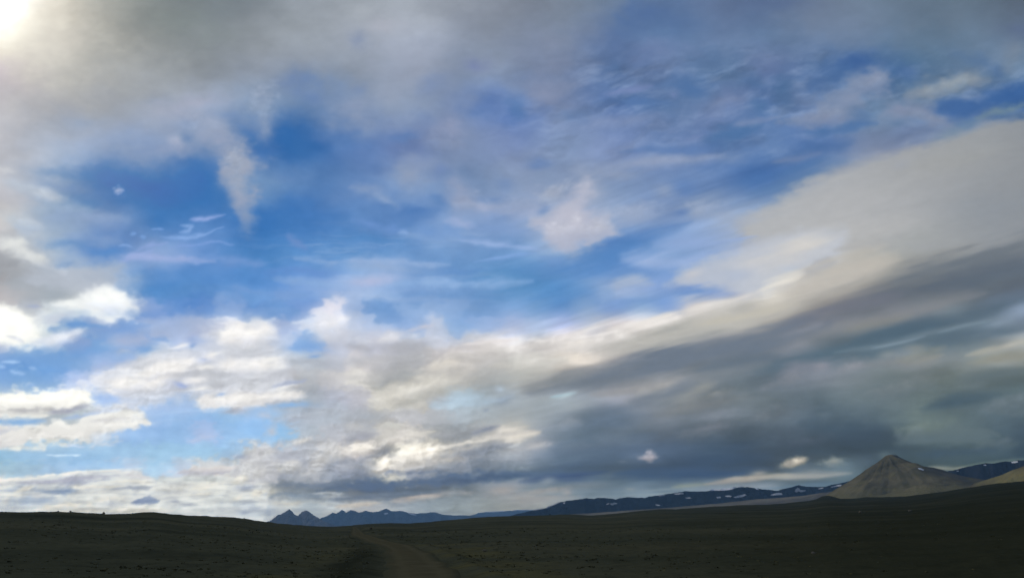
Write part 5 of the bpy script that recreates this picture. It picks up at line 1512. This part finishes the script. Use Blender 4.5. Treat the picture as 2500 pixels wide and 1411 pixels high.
def stone(u, v, w, label, mat, seed, brow=False, tall=0.6, group=None):
    if brow:
        # stands on the brow of the rise
        az = azel(u, v)[0]
        D = float(np.interp(az, _daz, _dds)); rr = np.linspace(D*0.6, D*1.5, 1500)
        g = ground_z(rr*math.sin(az), rr*math.cos(az)); k = int(np.argmax((g-EYE)/rr))
        x, y = rr[k]*math.sin(az), rr[k]*math.cos(az)
    else:
        x, y = hit_ground(u, v)
    z = float(ground_z(np.array([x]), np.array([y]))[0])
    dist = math.hypot(x, y); s = w*dist/2150.0/2
    me = stone_mesh('rock', seed, s, s*0.8, s*tall)
    o = add('rock', me, mat, label=label, cat='rock', loc=(x, y, z+s*tall*0.55), group=group)
    o.rotation_euler = (0, 0, seed*1.3)
    return o

stone(253, 1251, 7, 'dark pointed lava rock, the largest on the brow of the left rise', STONE, 3, True, 0.75)
stone(172, 1250, 5, 'small dark rock on the left brow, beside the largest rock', STONE, 5, True, 0.6)
stone(142, 1250, 4, 'low dark rock on the left brow, nearest the left edge of the view', STONE, 8, True, 0.5)
stone(596, 1265, 3.5, 'tiny dark rock where the left brow slopes towards the distant peaks', STONE, 9, True, 0.6)
stone(905, 1291, 9, 'dark lava rock beside the far end of the gravel road', STONE, 11, False, 0.5)
stone(1343, 1255, 3, 'tiny dark rock on the skyline below the blue snow-streaked ridge', STONE, 12, True, 1.2)
stone(2100, 1251, 9, 'pale reddish stone on the slope below the pointed hill', PALE, 13)
stone(2221, 1248, 8, 'pale stone on the slope, right of the reddish stone below the pointed hill', PALE, 14)
stone(1184, 1345, 11, 'pale stone in the grass just right of the gravel road', PALE, 15)
stone(1986, 1352, 12, 'pale stone low on the dark plain below the pointed hill', PALE, 16)

def build_heath():
    """low tufts of heath and moss over the near plain, one mass"""
    rs = np.random.RandomState(5)
    n = 6500
    az = np.radians(rs.uniform(-33, 33, n)); r = 32*np.exp(rs.rand(n)**0.85*1.9)
    x, y = r*np.sin(az), r*np.cos(az)
    d = road_dist(x, y); dens = fbm(x/14, y/14, 901, 3)
    keep = (d > 2.7) & (dens > rs.uniform(-0.9, 0.7, n)) & (rs.rand(n) > 0.8*sstep(x/y/0.45))
    x, y, r = x[keep], y[keep], r[keep]; n = len(x)
    z = ground_z(x, y)
    w = rs.uniform(0.08, 0.26, n)*(0.6+r/120); h = w*rs.uniform(0.15, 0.38, n)
    k = 7
    V = np.zeros((n, k*3, 3)); 
    for j in range(k):
        a = rs.uniform(0, 2*np.pi, n); rad = w*rs.uniform(0.2, 0.9, n)
        cx, cy = x+np.cos(a)*rad*0.6, y+np.sin(a)*rad*0.6
        b = rs.uniform(0, 2*np.pi, n); lean = rs.uniform(-0.5, 0.5, (n, 2))*w[:, None]
        wid = w*rs.uniform(0.25, 0.5, n)
        V[:, j*3] = np.stack([cx+np.cos(b)*wid, cy+np.sin(b)*wid, z-0.03], -1)
        V[:, j*3+1] = np.stack([cx-np.cos(b)*wid, cy-np.sin(b)*wid, z-0.03], -1)
        V[:, j*3+2] = np.stack([cx+lean[:, 0], cy+lean[:, 1], z+h*rs.uniform(0.6, 1.1, n)], -1)
    V = V.reshape(-1, 3)
    me = bpy.data.meshes.new('heath'); nf = n*k
    me.vertices.add(len(V)); me.vertices.foreach_set('co', V.reshape(-1).astype(np.float32))
    me.loops.add(nf*3); me.loops.foreach_set('vertex_index', np.arange(nf*3, dtype=np.int32))
    me.polygons.add(nf); me.polygons.foreach_set('loop_start', np.arange(0, nf*3, 3, dtype=np.int32))
    me.update(calc_edges=True)
    def build(nt, pos, g):
        a = noise_node(nt, pos, 0.35, 4, 0.6); b = noise_node(nt, pos, 0.05, 3, 0.5)
        c = ramp(nt, a, [(0.3, (0.060, 0.062, 0.034)), (0.5, (0.085, 0.082, 0.042)), (0.72, (0.14, 0.125, 0.055))])
        return mixc(nt, mrange(nt, b, 0.4, 0.65, 0, 0.6), c, (0.070, 0.070, 0.040))
    o = add('heath', me, surface('heath_tufts', build, 0.95), kind='stuff')
    o['label'] = 'low dark tufts of heath and moss covering the near plain'
build_heath()

# ---------------------------------------------------------------- air
def build_haze():
    import bmesh
    bm = bmesh.new(); bmesh.ops.create_cube(bm, size=1)
    for v in bm.verts:
        v.co.x = math.copysign(HAZE_HALF, v.co.x); v.co.y = math.copysign(HAZE_HALF, v.co.y)
        v.co.z = HAZE_TOP if v.co.z > 0 else HAZE_BOTTOM
    me = bpy.data.meshes.new('haze'); bm.to_mesh(me); bm.free()
    m = bpy.data.materials.new('thin_air'); m.use_nodes = True; nt = m.node_tree; nt.nodes.clear()
    out = nt.nodes.new('ShaderNodeOutputMaterial'); pv = nt.nodes.new('ShaderNodeVolumePrincipled')
    pv.inputs['Color'].default_value = AIR_TINT+(1,); pv.inputs['Density'].default_value = HAZE
    nt.links.new(pv.outputs[0], out.inputs['Volume'])
    o = add('haze', me, m, kind='stuff')
    o['label'] = 'thin blue haze that softens the far mountains'
HAZE_BOTTOM = min(min(v.co.z for v in ob.data.vertices) for ob in scene.objects if ob.type == 'MESH' and ob.name.split('.')[0] in ('ground', 'mountain', 'hills'))-1.0
build_haze()
